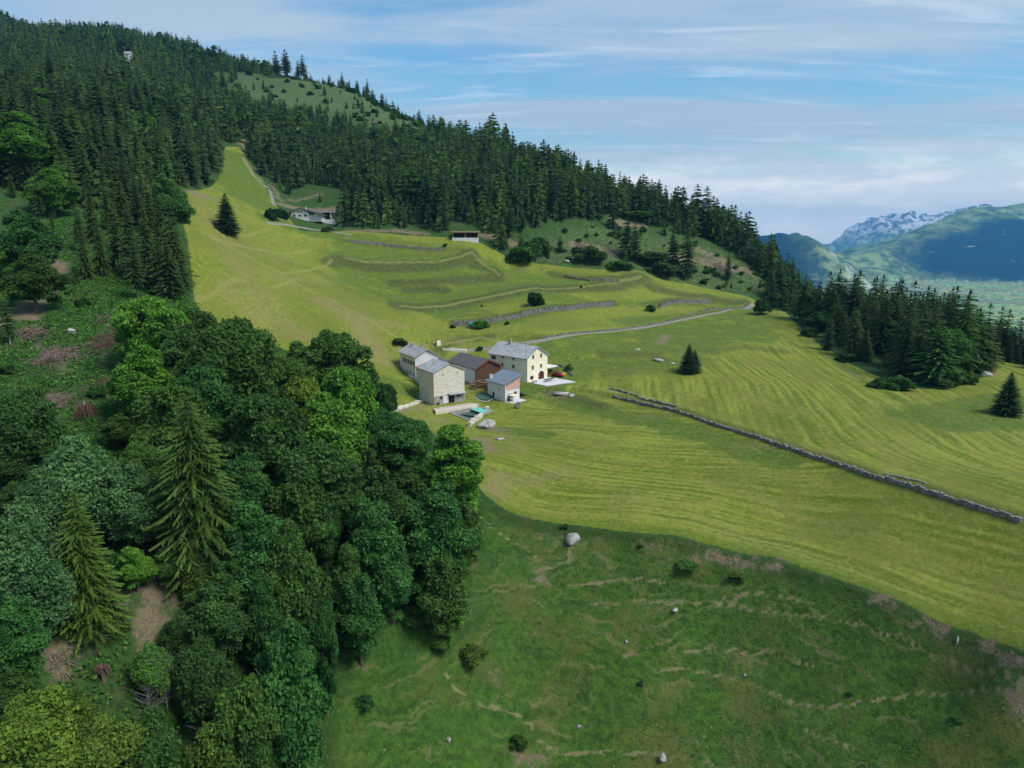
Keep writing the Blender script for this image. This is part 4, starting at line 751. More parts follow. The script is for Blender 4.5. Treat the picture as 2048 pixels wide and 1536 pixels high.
# turquoise sheeted trailer at the field wall
q_ = GG(943, 655); o = empty('sheeted_stack', (q_[0], q_[1], q_[2]), 0.2, 'turquoise sheeted stack at the foot of the field wall above the barn', 'covered stack')
q = MB(); q.prism([(-1.2,-0.9),(1.2,-0.9),(1.2,0.9),(-1.2,0.9)], -0.3, [1.7,1.7,2.2,2.2]); q.build('sheet', M['cyan'], o, 0.15); q = MB(); q.box(-1.3,-1.5,-0.2,1.6,-0.95,0.35); q.build('stone_weights', M['rock'], o, 0.1)

# chalet on the slope
q_ = GG(600, 438); o = empty('chalet', (q_[0], q_[1], q_[2] + 0.6), 0, 'white chalet with low dark gable on the slope below the forest', 'house')
hw = 4.9
ch = MB(); ch.add([(-hw,0,-2),(hw,0,-2),(hw,0,2.9),(0,0,5.0),(-hw,0,2.9),(-hw,11,-2),(hw,11,-2),(hw,11,2.9),(0,11,5.0),(-hw,11,2.9)], [(0,1,2,3,4),(9,8,7,6,5),(1,6,7,2),(5,0,4,9),(2,7,8,3),(3,8,9,4)]); ch.build('wall', M['white_p'], o)
q = MB()
for s in (-1, 1):
    e = hw + (1.4 if s < 0 else 8.0); k_ = 2.1 / hw * (1 if s < 0 else 0.72); ze = 5.05 - k_ * e
    a = [(s*e,-1.0,ze),(0,-1.0,5.05),(0,11.8,5.05),(s*e,11.8,ze)]; b = [(p[0],p[1],p[2]+.3) for p in a]; q.add(a+b, [(0,1,2,3),(7,6,5,4),(0,4,5,1),(1,5,6,2),(2,6,7,3),(3,7,4,0)] if s > 0 else [(3,2,1,0),(4,5,6,7),(0,1,5,4),(1,2,6,5),(2,3,7,6),(3,0,4,7)])
q.build('roof', M['tarp'], o)
for x_, w_, z_ in ((-3.1,1.7,1.2),(0,1.5,1.2),(3.1,1.8,1.2),(-0.7,0.8,3.3),(0.7,0.8,3.3)): window(o, x_, 0, z_, w_, 0.95, 0, -1, fr='white_p')
chimney(o, 2.2, 5, 4.0, 6.0, 0.3, 'white'); q = MB(); q.box(hw+.02,1,-2,hw+7,9,1.7); q.build('side_room', M['white'], o)
q = MB(); q.box(-hw-3,1,-2,-hw-.02,9,2.0); q.build('wood_store', M['wood'], o)
q = MB(); q.prism([(-hw-3.2,-0.2),(-hw-2.9,-0.2),(-hw-2.0,0.6),(-hw-2.3,0.6)], -2, [2.4,2.4,0.6,0.6]); q.build('buttress', M['white'], o)
q_ = GG(653, 438); o = empty('garden_pavilion', (q_[0], q_[1]+1, q_[2] + 0.8), 0, 'small flat-roofed pavilion on a walled terrace right of the chalet', 'pavilion')
q = MB(); q.box(-3.9,-1.5,2.75,3.6,4,3.2); q.build('roof', M['conc'], o)
for x_ in (-2.9, 1.9): q = MB(); q.box(x_,-0.6,-1.5,x_+0.9,0.3,2.749); q.build('pillar', M['white'], o)
q = MB(); q.box(-3.0,2.8,-1.5,2.8,3.2,2.749); q.build('back_wall', M['frameb'], o)
q_ = GG(650, 443); s = MB(); s.prism([(q_[0]-12,q_[1]),(q_[0]-2,q_[1]-2.4),(q_[0]+6,q_[1]-1.8),(q_[0]+9,q_[1]+1.5),(q_[0]+8.6,q_[1]+1.9),(q_[0]+5.9,q_[1]-1.3),(q_[0]-2,q_[1]-1.9),(q_[0]-12,q_[1]+.5)], q_[2]-2.5, q_[2]+1.0); t_ = s.build('garden_wall', M['white'], None); tag(t_, 'curved white garden wall in front of the pavilion beside the chalet', 'wall')
# open shed by the forest edge
q_ = GG(931, 482); o = empty('open_shed', (q_[0], q_[1], q_[2]), 0.03, 'long open-fronted shed with brown bays on a white plinth by the forest edge', 'shed')
q = MB(); q.box(-7.2,0,-1,7.2,0.35,1.7); q.build('plinth', M['white'], o)
q = MB(); q.box(-7.2,5.2,-1,7.2,5.5,4.4); q.build('back_wall', M['wood'], o)
for x_ in (-7.2, -0.4, 6.5): q = MB(); q.box(x_,0.36,-1,x_+0.7,5.19,4.3); q.build('partition', M['brush'], o)
q = MB(); q.prism([(-7.8,-0.5),(7.8,-0.5),(7.8,6),(-7.8,6)], [4.45,4.45,4.9,4.9], [4.75,4.75,5.2,5.2]); q.build('roof', M['brush'], o)

# tiny white hut high in the forest
q_ = GG(250, 122); o = empty('forest_hut', (q_[0], q_[1], q_[2] + 5), 0, 'tiny white building showing between the trees high on the left slope', 'house')
gable(o, 6.5, 5, 3, 5, 'white_p', 'slate', base=-8)

# ------------------------------------------------------------------ dry stone walls
def stone_wall(pl, h0, h1, wid, label, step=0.85, name='dry_stone_wall', mat='drystone', group=None):
    seg = []; pl = [Vector((*p, 0)) for p in pl]
    for a, b in zip(pl[:-1], pl[1:]):
        n_ = max(1, int((b - a).length / step))
        for i in range(n_): seg.append((a.lerp(b, i / n_), (b - a).normalized()))
    xs_ = np.array([p.x for p, _ in seg]); ys_ = np.array([p.y for p, _ in seg]); zs_ = Hs(xs_, ys_); m = MB()
    for i, (p, d_) in enumerate(seg):
        nrm = Vector((-d_.y, d_.x, 0)); h = random.uniform(h0, h1)
        for row in range(2):
            off = random.uniform(-.06, .06); w2 = wid / 2 * random.uniform(0.8, 1.15); z0 = zs_[i] - 0.5 if row == 0 else zs_[i] + h * 0.5; z1 = zs_[i] + h * (0.52 if row == 0 else random.uniform(0.85, 1.15))
            l2 = step * random.uniform(0.42, 0.56); c_ = p + nrm * off + d_ * random.uniform(-.15, .15); an = random.uniform(-.12, .12); D_ = Matrix.Rotation(an, 3, 'Z') @ d_; N_ = Matrix.Rotation(an, 3, 'Z') @ nrm
            v = [c_ + D_ * a * l2 + N_ * b * w2 for a, b in ((-1,-1),(1,-1),(1,1),(-1,1))]
            j = lambda: random.uniform(-.08, .08)
            m.add([(q.x, q.y, z0) for q in v] + [(q.x + j(), q.y + j(), z1 + j()) for q in v], [(0,3,2,1),(4,5,6,7),(0,1,5,4),(1,2,6,5),(2,3,7,6),(3,0,4,7)])
    o = m.build(name, M[mat]); return tag(o, label, 'wall', group)
stone_wall(WALLPL[1:-1], 0.45, 0.85, 0.6, 'long grey dry stone wall running down between the two mown meadows')
stone_wall(GL([(1222,779),(1260,789),(1287,799),(1320,806),(1356,815)]), 0.3, 0.7, 0.6, 'short low broken stone wall just above the top of the long meadow wall')
stone_wall(GL([(908,652),(948,648),(985,644),(1038,635),(1091,623),(1154,618),(1225,611)]), 1.2, 2.1, 0.9, 'grey terrace wall with bushes at its foot on the field above the hamlet')
stone_wall(GL([(1320,614),(1340,609),(1372,606),(1421,606)]), 1.2, 2.0, 0.9, 'grey terrace wall right of the small round bush on the upper field')
stone_wall(GL([(1085,677),(1126,670),(1232,660),(1337,642),(1443,621),(1500,607)]), 0.3, 0.7, 0.5, 'low stone edging along the upper side of the gravel track')
stone_wall(GL([(700,484),(764,490),(822,497),(890,500)]), 0.8, 1.5, 0.8, 'thin dark terrace wall on the green field below the chalet wood')
stone_wall(GL([(1130,553),(1180,562),(1240,566)]), 0.6, 1.2, 0.8, 'short grey wall on the highest field below the logged slope')
stone_wall(GL([(1776,950),(1815,958),(1858,969)]), 0.15, 0.3, 0.3, 'short pale line of stones in the meadow just above the long wall', mat='greystone')
stone_wall(GL([(1145,752),(1130,737),(1115,730)]), 0.5, 0.8, 0.5, 'low grey wall between the terrace and the small bush right of the carport')
stone_wall(GL([(788,822),(815,812),(850,800)]), 0.3, 0.7, 0.9, 'low crumbling beige wall on the slope left of the stone house', mat='ruble')
stone_wall(GL([(940,852),(958,838),(976,818)]), 0.8, 1.3, 0.9, 'pale stone retaining wall right of the covered pool', mat='ruble')

# ------------------------------------------------------------------ rocks
def rock(u, v, sx_, sy_, sz_, label, rz=0.0, sink=0.25, seed=0, mat='rock', group=None):
    p = GG(u, v); import bmesh
    bm = bmesh.new(); bmesh.ops.create_icosphere(bm, subdivisions=3, radius=1.0); rr = random.Random(seed)
    pl = [(Vector((rr.gauss(0,1), rr.gauss(0,1), rr.gauss(0,1))).normalized(), rr.uniform(0.5, 0.9)) for _ in range(14)]
    for q in bm.verts:
        for nn, dd in pl:
            e = q.co.dot(nn) - dd
            if e > 0: q.co -= nn * e * 0.92
        q.co = Vector((q.co.x * sx_, q.co.y * sy_, q.co.z * sz_))
    me = bpy.data.meshes.new('boulder'); bm.to_mesh(me); bm.free(); me.materials.append(M[mat])
    o = bpy.data.objects.new('boulder', me); col.objects.link(o); o.location = (p[0], p[1], float(Hs(p[0], p[1])) + sz_ * (0.7 - sink)); o.rotation_euler = (rr.uniform(-.3,.3), rr.uniform(-.3,.3), rz)
    return tag(o, label, 'rock', group)
rock(1146, 1083, 1.5, 1.2, 1.25, 'pale grey boulder at the edge of the mown meadow above the cattle track', 0.4, 0.3, 1)
rock(973, 856, 3.6, 1.7, 1.7, 'long lichened rock outcrop below the pool wall', 0.75, 0.3, 2)
rock(1036, 817, 0.95, 0.8, 1.5, 'upright pale boulder in front of the small white house patio', 0, 0.1, 3)
rock(1325, 1524, 0.62, 0.5, 1.0, 'pinkish standing stone at the bottom of the pasture', 0.2, 0.2, 4)
rock(898, 1482, 0.42, 0.4, 0.45, 'small pale stone alone in the dark grass at the bottom', 0.2, 0.2, 5)
rock(1158, 1455, 0.5, 0.4, 0.35, 'small grey stone right of the bend in the cattle path', 0.2, 0.2, 6)
rock(1350, 1222, 0.7, 0.5, 0.4, 'dark grey stone just below the long upper cattle track', 0.2, 0.3, 7)
rock(1120, 789, 3.2, 1.2, 0.9, 'low grey rock outcrop on the bank in front of the concrete terrace', 0.2, 0.5, 8)
rock(1143, 792, 1.3, 1.0, 0.7, 'brownish rock at the right end of the low outcrop', 0.2, 0.4, 9)
rock(1318, 722, 2.6, 1.1, 0.7, 'flat grey rock in the meadow left of the lone spruce', -0.3, 0.5, 10)
rock(1345, 728, 1.2, 0.9, 0.6, 'small grey rock close to the foot of the lone spruce', -0.3, 0.5, 20)
rock(1275, 700, 1.6, 0.8, 0.5, 'dark flat rock below the round dry patch in the upper meadow', 0, 0.5, 11)
rock(1253, 1286, 0.3, 0.25, 0.3, 'tiny white stone left of the middle cattle track', 0, 0.2, 12)
rock(1489, 1352, 0.32, 0.25, 0.25, 'tiny pale stone in the middle of the pasture', 0, 0.2, 13)
rock(1915, 1283, 0.22, 0.2, 0.5, 'thin pale stone marker on the bank below the meadow edge', 0, 0.1, 14)
rock(144, 667, 1.4, 1.0, 0.9, 'pale boulder in the undergrowth of the logged gully', 0, 0.3, 15)
rock(330, 1165, 1.2, 1.0, 0.9, 'pale grey rock at the head of the bare sandy slip', 0.5, 0.3, 16)
rock(1133, 524, 2.0, 1.2, 0.9, 'white rock beside the shrubs at the top of the highest field', 0, 0.3, 17)
rock(1321, 519, 1.6, 1.2, 1.0, 'white rock in the scrub on the logged slope', 0, 0.3, 18)
rock(1972, 752, 2.6, 1.4, 1.2, 'pinkish rock pile on the crest under the pale-barked tree', 0.3, 0.3, 19)
rock(953, 1318, 0.8, 0.6, 0.35, 'flat pale stone beside the bushes above the path', 0.3, 0.3, 21)
rock(1000, 880, 1.2, 0.9, 0.6, 'grey rock on the bare bank below the long outcrop', 0.3, 0.3, 22)

# ------------------------------------------------------------------ foliage
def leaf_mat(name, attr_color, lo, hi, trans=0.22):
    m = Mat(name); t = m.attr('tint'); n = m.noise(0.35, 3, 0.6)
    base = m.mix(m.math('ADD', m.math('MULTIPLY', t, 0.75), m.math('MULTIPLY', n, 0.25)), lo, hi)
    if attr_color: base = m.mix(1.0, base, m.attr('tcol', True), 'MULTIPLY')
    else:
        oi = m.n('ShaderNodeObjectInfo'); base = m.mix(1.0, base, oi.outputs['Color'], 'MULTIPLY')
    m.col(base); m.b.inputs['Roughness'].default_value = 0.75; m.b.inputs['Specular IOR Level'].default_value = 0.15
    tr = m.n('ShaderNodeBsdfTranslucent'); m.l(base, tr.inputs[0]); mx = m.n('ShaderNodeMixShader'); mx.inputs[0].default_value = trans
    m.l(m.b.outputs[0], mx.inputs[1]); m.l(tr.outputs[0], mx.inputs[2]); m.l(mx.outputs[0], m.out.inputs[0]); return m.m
LO_C, HI_C = (0.020, 0.044, 0.016), (0.076, 0.126, 0.034)
LO_B, HI_B = (0.026, 0.064, 0.016), (0.092, 0.175, 0.040)
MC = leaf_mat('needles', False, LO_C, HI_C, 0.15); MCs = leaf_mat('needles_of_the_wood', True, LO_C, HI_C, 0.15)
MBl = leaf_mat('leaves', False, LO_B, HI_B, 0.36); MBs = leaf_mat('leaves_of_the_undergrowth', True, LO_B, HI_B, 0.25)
TRK = M['trunk']

def conifer_crown(seed, whorls=22, per=9, R0=0.19, low=0.08, detail=2, droop=0.5, gap=0.0, curve=0.8, lean_out=0.12, wk=1.0, sg=0.10, side=0.30):
    """unit-height crown: quads; returns V (n,3), F (m,4), tint (n)"""
    r = np.random.default_rng(seed); V = []; Fq = []; T = []
    def quad(a, b, c, d, t):
        n = len(V); V.extend([a, b, c, d]); Fq.append((n, n+1, n+2, n+3)); T.extend(t)
    for w_ in range(whorls):
        f = min(1.0, (w_ + r.uniform(-.3, .3)) / (whorls - 1)); h = low + (0.985 - low) * max(0, f) ** 0.92
        if r.random() < gap: continue
        rad = R0 * ((1 - h) / (1 - low)) ** curve * (1 - 0.25 * max(0, (low + 0.12 - h) / 0.12)) + 0.008
        nb = max(4, int(per * (0.6 + 0.4 * (1 - f))))
        for b in range(nb):
            if r.random() < 0.07: continue
            az = 2 * math.pi * (b + r.uniform(-.35, .35)) / nb + w_ * 1.3; Lb = rad * r.uniform(0.68, 1.18)
            d = np.array([math.cos(az), math.sin(az), 0]); s = np.array([-d[1], d[0], 0]); h0 = h + r.uniform(-.012, .012)
            dr = droop * r.uniform(0.6, 1.3) * (0.35 + 0.65 * (1 - h))
            ts = np.linspace(0.0, 1.0, detail + 2)
            P = [np.array([0, 0, h0]) + d * Lb * t + np.array([0, 0, Lb * (lean_out * t - dr * t * t * 1.0 + 0.30 * dr * t ** 4)]) for t in ts]
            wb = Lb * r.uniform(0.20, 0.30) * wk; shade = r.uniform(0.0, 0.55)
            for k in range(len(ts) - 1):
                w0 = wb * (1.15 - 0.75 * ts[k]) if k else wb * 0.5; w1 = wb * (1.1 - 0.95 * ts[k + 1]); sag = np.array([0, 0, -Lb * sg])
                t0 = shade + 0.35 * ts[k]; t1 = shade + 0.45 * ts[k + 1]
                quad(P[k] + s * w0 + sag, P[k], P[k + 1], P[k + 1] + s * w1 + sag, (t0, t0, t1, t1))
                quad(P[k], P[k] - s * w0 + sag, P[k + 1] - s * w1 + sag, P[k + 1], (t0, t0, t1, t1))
                if detail >= 3:
                    for sd_ in (-1, 1):
                        uu_ = r.uniform(0, 1); q0 = P[k] * uu_ + P[k + 1] * (1 - uu_); ln = Lb * side * r.uniform(0.6, 1.4) * (1.12 - ts[k]); dd = (d * 0.65 + s * sd_ * 0.8) * ln + np.array([0, 0, -ln * r.uniform(.25, .7)]); ww = d * ln * 0.17
                        quad(q0 - ww, q0 + ww, q0 + dd + ww * .4, q0 + dd - ww * .3, (t0, t0, t1 + .15, t1 + .15))
            if r.random() < 0.6:      # twig hanging under the branch
                q = P[-2]; quad(q + s * wb * 0.3, q - s * wb * 0.3, q - s * wb * 0.1 - np.array([0, 0, Lb * 0.28]), q + s * wb * 0.1 - np.array([0, 0, Lb * 0.25]), (shade,) * 4)
    for a in (0, 1.05, 2.1):          # leader
        d = np.array([math.cos(a), math.sin(a), 0]); quad(np.array([0, 0, 1.0]), np.array([0, 0, 1.0]) + d * .001, d * 0.016 + np.array([0, 0, .93]), -d * 0.016 + np.array([0, 0, .93]), (.4,) * 4)
    return np.array(V), np.array(Fq), np.clip(np.array(T), 0, 1)
def trunk_mesh(r0, top, k=6, bend=0.0, seed=0):
    r = random.Random(seed); m = MB(); n_ = 7
    m.tube([(bend * math.sin(i / n_ * 2.2) + r.uniform(-.002, .002), r.uniform(-.002, .002), -0.06 + (top + 0.06) * i / n_) for i in range(n_ + 1)], [r0 * (1.25 if i == 0 else 1 - 0.88 * i / n_) for i in range(n_ + 1)], k)
    return m
def broad_crown(seed, n=30000, aspect=1.15, lobes=34, leaf=0.027, low=0.12, rw=0.5, ragged=0.35, cone=0.0):
    """unit-width crown (radius 0.5): leaf-sized quads over many lobes"""
    r = np.random.default_rng(seed); C = []; RR = []
    hgt = aspect
    while len(C) < lobes:
        p = r.normal(size=3); p /= np.linalg.norm(p); k = r.uniform(0.3, 1.0) ** 0.5 * (0.92 + 0.16 * math.sin(p[0] * 4 + seed) + 0.14 * math.sin(p[1] * 5 + seed * 2 + p[2] * 3))
        z = p[2]; wsc = 1 - cone * max(0, z) * 0.75; rad = r.uniform(0.06, 0.17) * (1.0 if cone < .3 else .85)
        q = np.array([p[0] * (0.5 - rad * 0.55) * k * wsc, p[1] * (0.5 - rad * 0.55) * k * wsc, p[2] * (hgt / 2 - rad * 0.7) * k])
        q[:2] += r.normal(size=2) * 0.02; C.append(q); RR.append(rad)
    C = np.array(C); RR = np.array(RR); li = r.choice(len(C), size=int(n * 1.7), p=RR ** 2 / (RR ** 2).sum())
    dv = r.normal(size=(len(li), 3)); dv /= np.linalg.norm(dv, axis=1)[:, None]; dv[:, 2] = np.where(dv[:, 2] < -0.5, -dv[:, 2], dv[:, 2])
    lumpy = 1 + 0.16 * np.sin(dv[:, 0] * 7 + li) * np.sin(dv[:, 1] * 8 + li * 2) + r.normal(size=len(li)) * 0.12 * (1 + ragged)
    P = C[li] + dv * (RR[li] * lumpy)[:, None] * np.array([1, 1, 0.88])
    keep = np.ones(len(P), bool)
    for j in range(len(C)): keep &= ~((np.linalg.norm(P - C[j], axis=1) < RR[j] * 0.68) & (li != j))
    P = P[keep][:n]; dv = dv[keep][:n]; li = li[keep][:n]; m_ = len(P)
    nr = dv * 0.5 + r.normal(size=(m_, 3)) * 0.7 + np.array([0, 0, 0.25]); nr /= np.linalg.norm(nr, axis=1)[:, None]
    a = np.cross(nr, r.normal(size=(m_, 3))); a /= np.linalg.norm(a, axis=1)[:, None]; b = np.cross(nr, a)
    sz = leaf * r.uniform(0.55, 1.3, size=(m_, 1)); V = np.stack([P - a * sz, P - b * sz * 0.6 + nr * sz * .2, P + a * sz, P + b * sz * 0.6 + nr * sz * .2], 1).reshape(-1, 3)
    lt = r.uniform(-0.1, 0.7, size=len(C)); T = np.clip(lt[li] + r.uniform(-.1, .5, size=m_), 0, 1)
    V[:, 2] += hgt / 2 + low
    return V, np.arange(4 * m_).reshape(-1, 4), np.repeat(T, 4)
def proto_crown(name, data, mat):
    V, Fq, T = data; o = mesh_np(name, V, Fq, mat, None, False, dict(tint=T)); me = o.data; bpy.data.objects.remove(o); return me
def proto_mb(name, mb, mat):
    o = mb.build(name, mat); me = o.data; bpy.data.objects.remove(o); return me

CON = []
for i, kw in enumerate([dict(R0=.17, per=11, whorls=28, curve=.62, droop=.9), dict(R0=.145, per=10, whorls=30, droop=1.1, curve=.62), dict(R0=.19, per=11, whorls=27, curve=.58, droop=.8), dict(R0=.155, per=9, whorls=24, low=.22, gap=.08, curve=.55, droop=.8), dict(R0=.18, per=11, whorls=24, low=.12, curve=.5, droop=.6)]):
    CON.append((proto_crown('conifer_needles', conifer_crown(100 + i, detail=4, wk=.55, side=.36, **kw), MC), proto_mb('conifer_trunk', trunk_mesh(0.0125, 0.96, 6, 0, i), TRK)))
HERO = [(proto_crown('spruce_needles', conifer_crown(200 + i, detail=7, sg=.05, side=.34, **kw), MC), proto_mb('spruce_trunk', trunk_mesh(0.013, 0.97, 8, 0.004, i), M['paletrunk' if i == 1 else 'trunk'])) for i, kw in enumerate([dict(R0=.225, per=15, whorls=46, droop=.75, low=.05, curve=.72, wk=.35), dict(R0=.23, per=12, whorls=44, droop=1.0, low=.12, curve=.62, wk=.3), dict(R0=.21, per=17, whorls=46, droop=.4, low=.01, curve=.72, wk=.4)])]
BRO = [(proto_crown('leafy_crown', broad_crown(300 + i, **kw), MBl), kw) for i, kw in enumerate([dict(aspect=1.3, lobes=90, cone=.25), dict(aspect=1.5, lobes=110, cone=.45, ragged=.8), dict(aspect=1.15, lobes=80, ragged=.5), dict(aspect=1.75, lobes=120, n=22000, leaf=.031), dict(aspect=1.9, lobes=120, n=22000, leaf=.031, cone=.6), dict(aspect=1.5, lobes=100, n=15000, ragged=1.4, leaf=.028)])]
def limb_trunk(seed, top):
    r = random.Random(seed); m = MB(); m.tube([(0,0,-.12), (.01,0,top*.35), (.02,.01,top*.7), (.01,.0,top)], [.045,.034,.024,.01], 7)
    for i in range(7):
        a = r.uniform(0, 6.28); h = top * r.uniform(.3, .75); l = r.uniform(.2, .36); m.tube([(.01, 0, h), (math.cos(a)*l*.5, math.sin(a)*l*.5, h+l*.5), (math.cos(a)*l, math.sin(a)*l, h+l*1.1)], [.018,.012,.004], 5)
    return m
BTR = [proto_mb('tree_trunk', limb_trunk(400 + i, kw['aspect'] * 0.8 + 0.1), TRK) for i, (_, kw) in enumerate(BRO)]
BUSH = [proto_crown('bush_leaves', broad_crown(500 + i, n=2600, aspect=.8, lobes=16, leaf=.075, low=-0.08), MBl) for i in range(3)]
def stems(seed):
    r = random.Random(seed); m = MB()
    for i in range(6): a = r.uniform(0, 6.28); m.tube([(0,0,-.1), (math.cos(a)*.15, math.sin(a)*.15, .25), (math.cos(a)*.3, math.sin(a)*.3, .5)], [.02,.014,.005], 4)
    return m
BST = [proto_mb('bush_stems', stems(9), TRK)]

def ref(name, me, parent, color=None):
    o = bpy.data.objects.new(name, me); col.objects.link(o); o.parent = parent
    if color: o.color = (*color, 1)
    return o
NCON = 0
def conifer(x, y, H, label, group=None, color=(1, 1, 1), pr=None, wid=1.0, kind='conifer', name='conifer_tree', z=None):
    global NCON
    NCON += 1
    c_, t_ = pr or CON[random.randrange(len(CON))]; z = float(Hs(x, y)) if z is None else z
    o = empty(name, (x, y, z - 0.2), random.uniform(0, 6.28), label, kind, group); o.scale = (H * wid, H * wid, H)
    ref('crown', c_, o, color); ref('trunk', t_, o); return o
def broad(x, y, H, Wd, label, group=None, color=(1, 1, 1), k=0, name='broadleaf_tree', kind='tree'):
    me, kw = BRO[k]; z = float(Hs(x, y)); full = kw['aspect'] + 0.12
    o = empty(name, (x, y, z - 0.2), random.uniform(0, 6.28), label, kind, group); o.scale = (Wd, Wd, H / full)
    ref('crown', me, o, color); ref('trunk', BTR[k], o); return o
def bush(x, y, S, Hh, label, group=None, color=(1, 1, 1), name='bush'):
    z = float(Hs(x, y)); o = empty(name, (x, y, z - 0.1), random.uniform(0, 6.28), label, 'bush', group); o.scale = (S, S, Hh / 0.75)
    ref('leaves', BUSH[random.randrange(3)], o, color); ref('stems', BST[0], o); return o
def top_at(u, v, Y): a, b = ray(u, v); x = a * Y; return x, Y, b * Y - float(Hs(x, Y))

# colours of kinds (multiply the leaf material)
DK = (0.72, 0.82, 0.82); MD = (0.95, 1.0, 0.85); YG = (1.75, 1.45, 0.85); BR = (1.5, 1.75, 0.9); SV = (1.25, 1.3, 1.9); OL = (1.35, 1.15, 0.8); TQ = (0.75, 1.05, 1.05)
# --- broadleaf trees of the gully: u of crown centre, v of its top, distance, width in pixels, kind, colour, label
BL = [
 (300,580,152,125,0,BR,'bright green broadleaf tree highest at the top of the gully, in front of the spruce clump'),
 (395,618,150,90,2,MD,'small rounded tree touching the left meadow edge just below the spruce clump'),
 (470,645,138,165,2,MD,'large round-headed tree with pale speckles bulging against the lower left meadow'),
 (650,650,143,150,0,MD,'round dark tree whose dome stands alone against the meadow left of the hamlet'),
 (352,650,142,110,1,DK,'mid green tree tucked between the bright top tree and the large round one'),
 (280,690,132,120,1,BR,'light green leaning tree beside the brown logged bank'),
 (395,720,128,130,1,TQ,'blue-green tree with fine pale speckles in the middle of the upper canopy'),
 (330,770,122,140,2,MD,'broad green tree just above the tip of the tall pale-trunked spruce'),
 (560,705,132,110,0,MD,'green tree in the dip between the two round domes at the meadow edge'),
 (600,740,128,90,0,YG,'small yellow-speckled tree in front of the dome left of the hamlet'),
 (690,735,130,110,2,BR,'bright tree in front of the dome nearest the hamlet'),
 (655,790,120,140,1,BR,'bright green tree with drooping boughs below the dome nearest the hamlet'),
 (525,790,112,150,2,DK,'dark rounded tree in the shaded centre of the canopy'),
 (615,870,104,165,0,DK,'very dark broad tree below the bright drooping one'),
 (745,810,136,90,2,TQ,'dark bluish tree at the canopy edge beside the bare bank of the hamlet'),
 (810,828,134,110,0,TQ,'blue-green tree between the canopy and the bright conical one'),
 (905,840,128,125,4,BR,'conspicuous bright green conical tree in front of the covered pool'),
 (760,925,112,110,4,DK,'dark slender-topped tree left of the tall greyish ones'),
 (868,975,110,140,3,TQ,'tall greyish-green tree with long drooping foliage at the pasture edge'),
 (925,1005,112,90,3,MD,'slim pale-speckled tree at the pasture edge under the conical one'),
 (740,1010,97,130,3,TQ,'tall tree with hanging branches and a pale trunk on the left bank of the pasture'),
 (690,1080,92,90,4,MD,'narrow green tree on the left shoulder of the drooping pale-trunked one'),
 (700,960,110,80,4,DK,'narrow dark tree behind the drooping ones'),
 (480,910,100,120,1,TQ,'grey-green tree right of the tall pale-trunked spruce'),
 (590,960,97,130,2,MD,'mid green tree below the very dark broad one'),
 (500,1010,88,140,3,TQ,'tall dense tree between the big spruce and the dark gap'),
 (570,1050,85,130,1,MD,'yellowish-topped tree beside the dark gap in the middle of the canopy'),
 (420,1150,80,140,1,DK,'dark tree immediately right of the sandy slip'),
 (560,1240,73,170,1,TQ,'big full-crowned tree standing forward at the bottom edge of the pasture'),
 (480,1330,69,150,0,MD,'round tree left of the full-crowned one near the bottom'),
 (400,1290,72,120,2,DK,'small dark tree under the sandy slip'),
 (270,880,108,110,0,MD,'soft green tree left of the tip of the tall pale-trunked spruce'),
 (240,930,100,130,1,SV,'grey-green tree in the belt above the yellow-green spruce'),
 (150,870,108,140,5,SV,'feathery silvery tree below the brushwood heap'),
 (45,785,118,130,2,DK,'dark round tree at the left edge below the logged gully'),
 (330,950,98,90,5,TQ,'loose bluish tree behind the tall pale-trunked spruce'),
 (90,930,98,110,5,SV,'loose silvery tree behind the tip of the yellow-green spruce'),
 (30,1010,80,150,5,SV,'silver-leaved tree at the left edge behind the yellow-green spruce'),
 (60,1090,76,130,5,(1.1,1.2,1.8),'second silver-leaved tree just below the first at the left edge'),
 (20,1200,68,120,3,TQ,'thin dark tree with twin pale stems at the left edge'),
 (60,1400,60,190,2,YG,'yellow-green tree filling the bottom left corner'),
 (180,1430,60,170,0,OL,'olive tree second from the bottom left corner'),
 (290,1440,63,150,2,DK,'dark green tree in the bottom row right of the olive one'),
 (120,1380,64,120,1,OL,'smaller olive tree just above the bottom left corner'),
 (400,1450,65,140,5,OL,'thin-leaved tree at the bottom edge under the dead grey shrub'),
 (500,1440,67,120,1,DK,'dark tree at the bottom edge left of the pasture'),
 (340,1090,88,70,1,MD,'small green tree at the foot of the tall pale-trunked spruce'),
 (390,1100,86,80,0,DK,'small dark tree at the foot of the tall spruce, above the slip'),
 (265,1090,90,70,1,BR,'leafy sapling on the strip between the two big spruces'),
 (300,1285,74,80,5,(1.2,1.4,1.1),'pale leafy sapling just under the sandy slip'),
 (780,1075,103,100,4,TQ,'grey-green tree in the notch between the two tall drooping trees'),
 (715,1150,91,105,3,TQ,'lowest drooping tree of the row, its foliage reaching the pasture grass'),
 (885,1110,107,110,3,MD,'lower tree whose foliage reaches the pasture under the tall greyish one'),
 (760,765,160,60,2,DK,'small dark round tree on the bare bank left of the stone house'),
]
for u, v, Y, wp, k, c_, lab in BL:
    x, y, H = top_at(u, v, Y); Wd = wp * Y * 1.06 / F
    while H < 1.28 * Wd * (1.25 if k in (3, 4, 5) else 1) and Y > 52: Y *= 0.985; x, y, H = top_at(u, v, Y); Wd = wp * Y * 1.06 / F
    lab = ' '.join(lab.split()[:16]); q = random.uniform(1.1, 1.4); broad(x, y, max(4.0, H), Wd * 1.02, lab, 'broadleaved trees of the gully', tuple(t * q for t in c_), k)
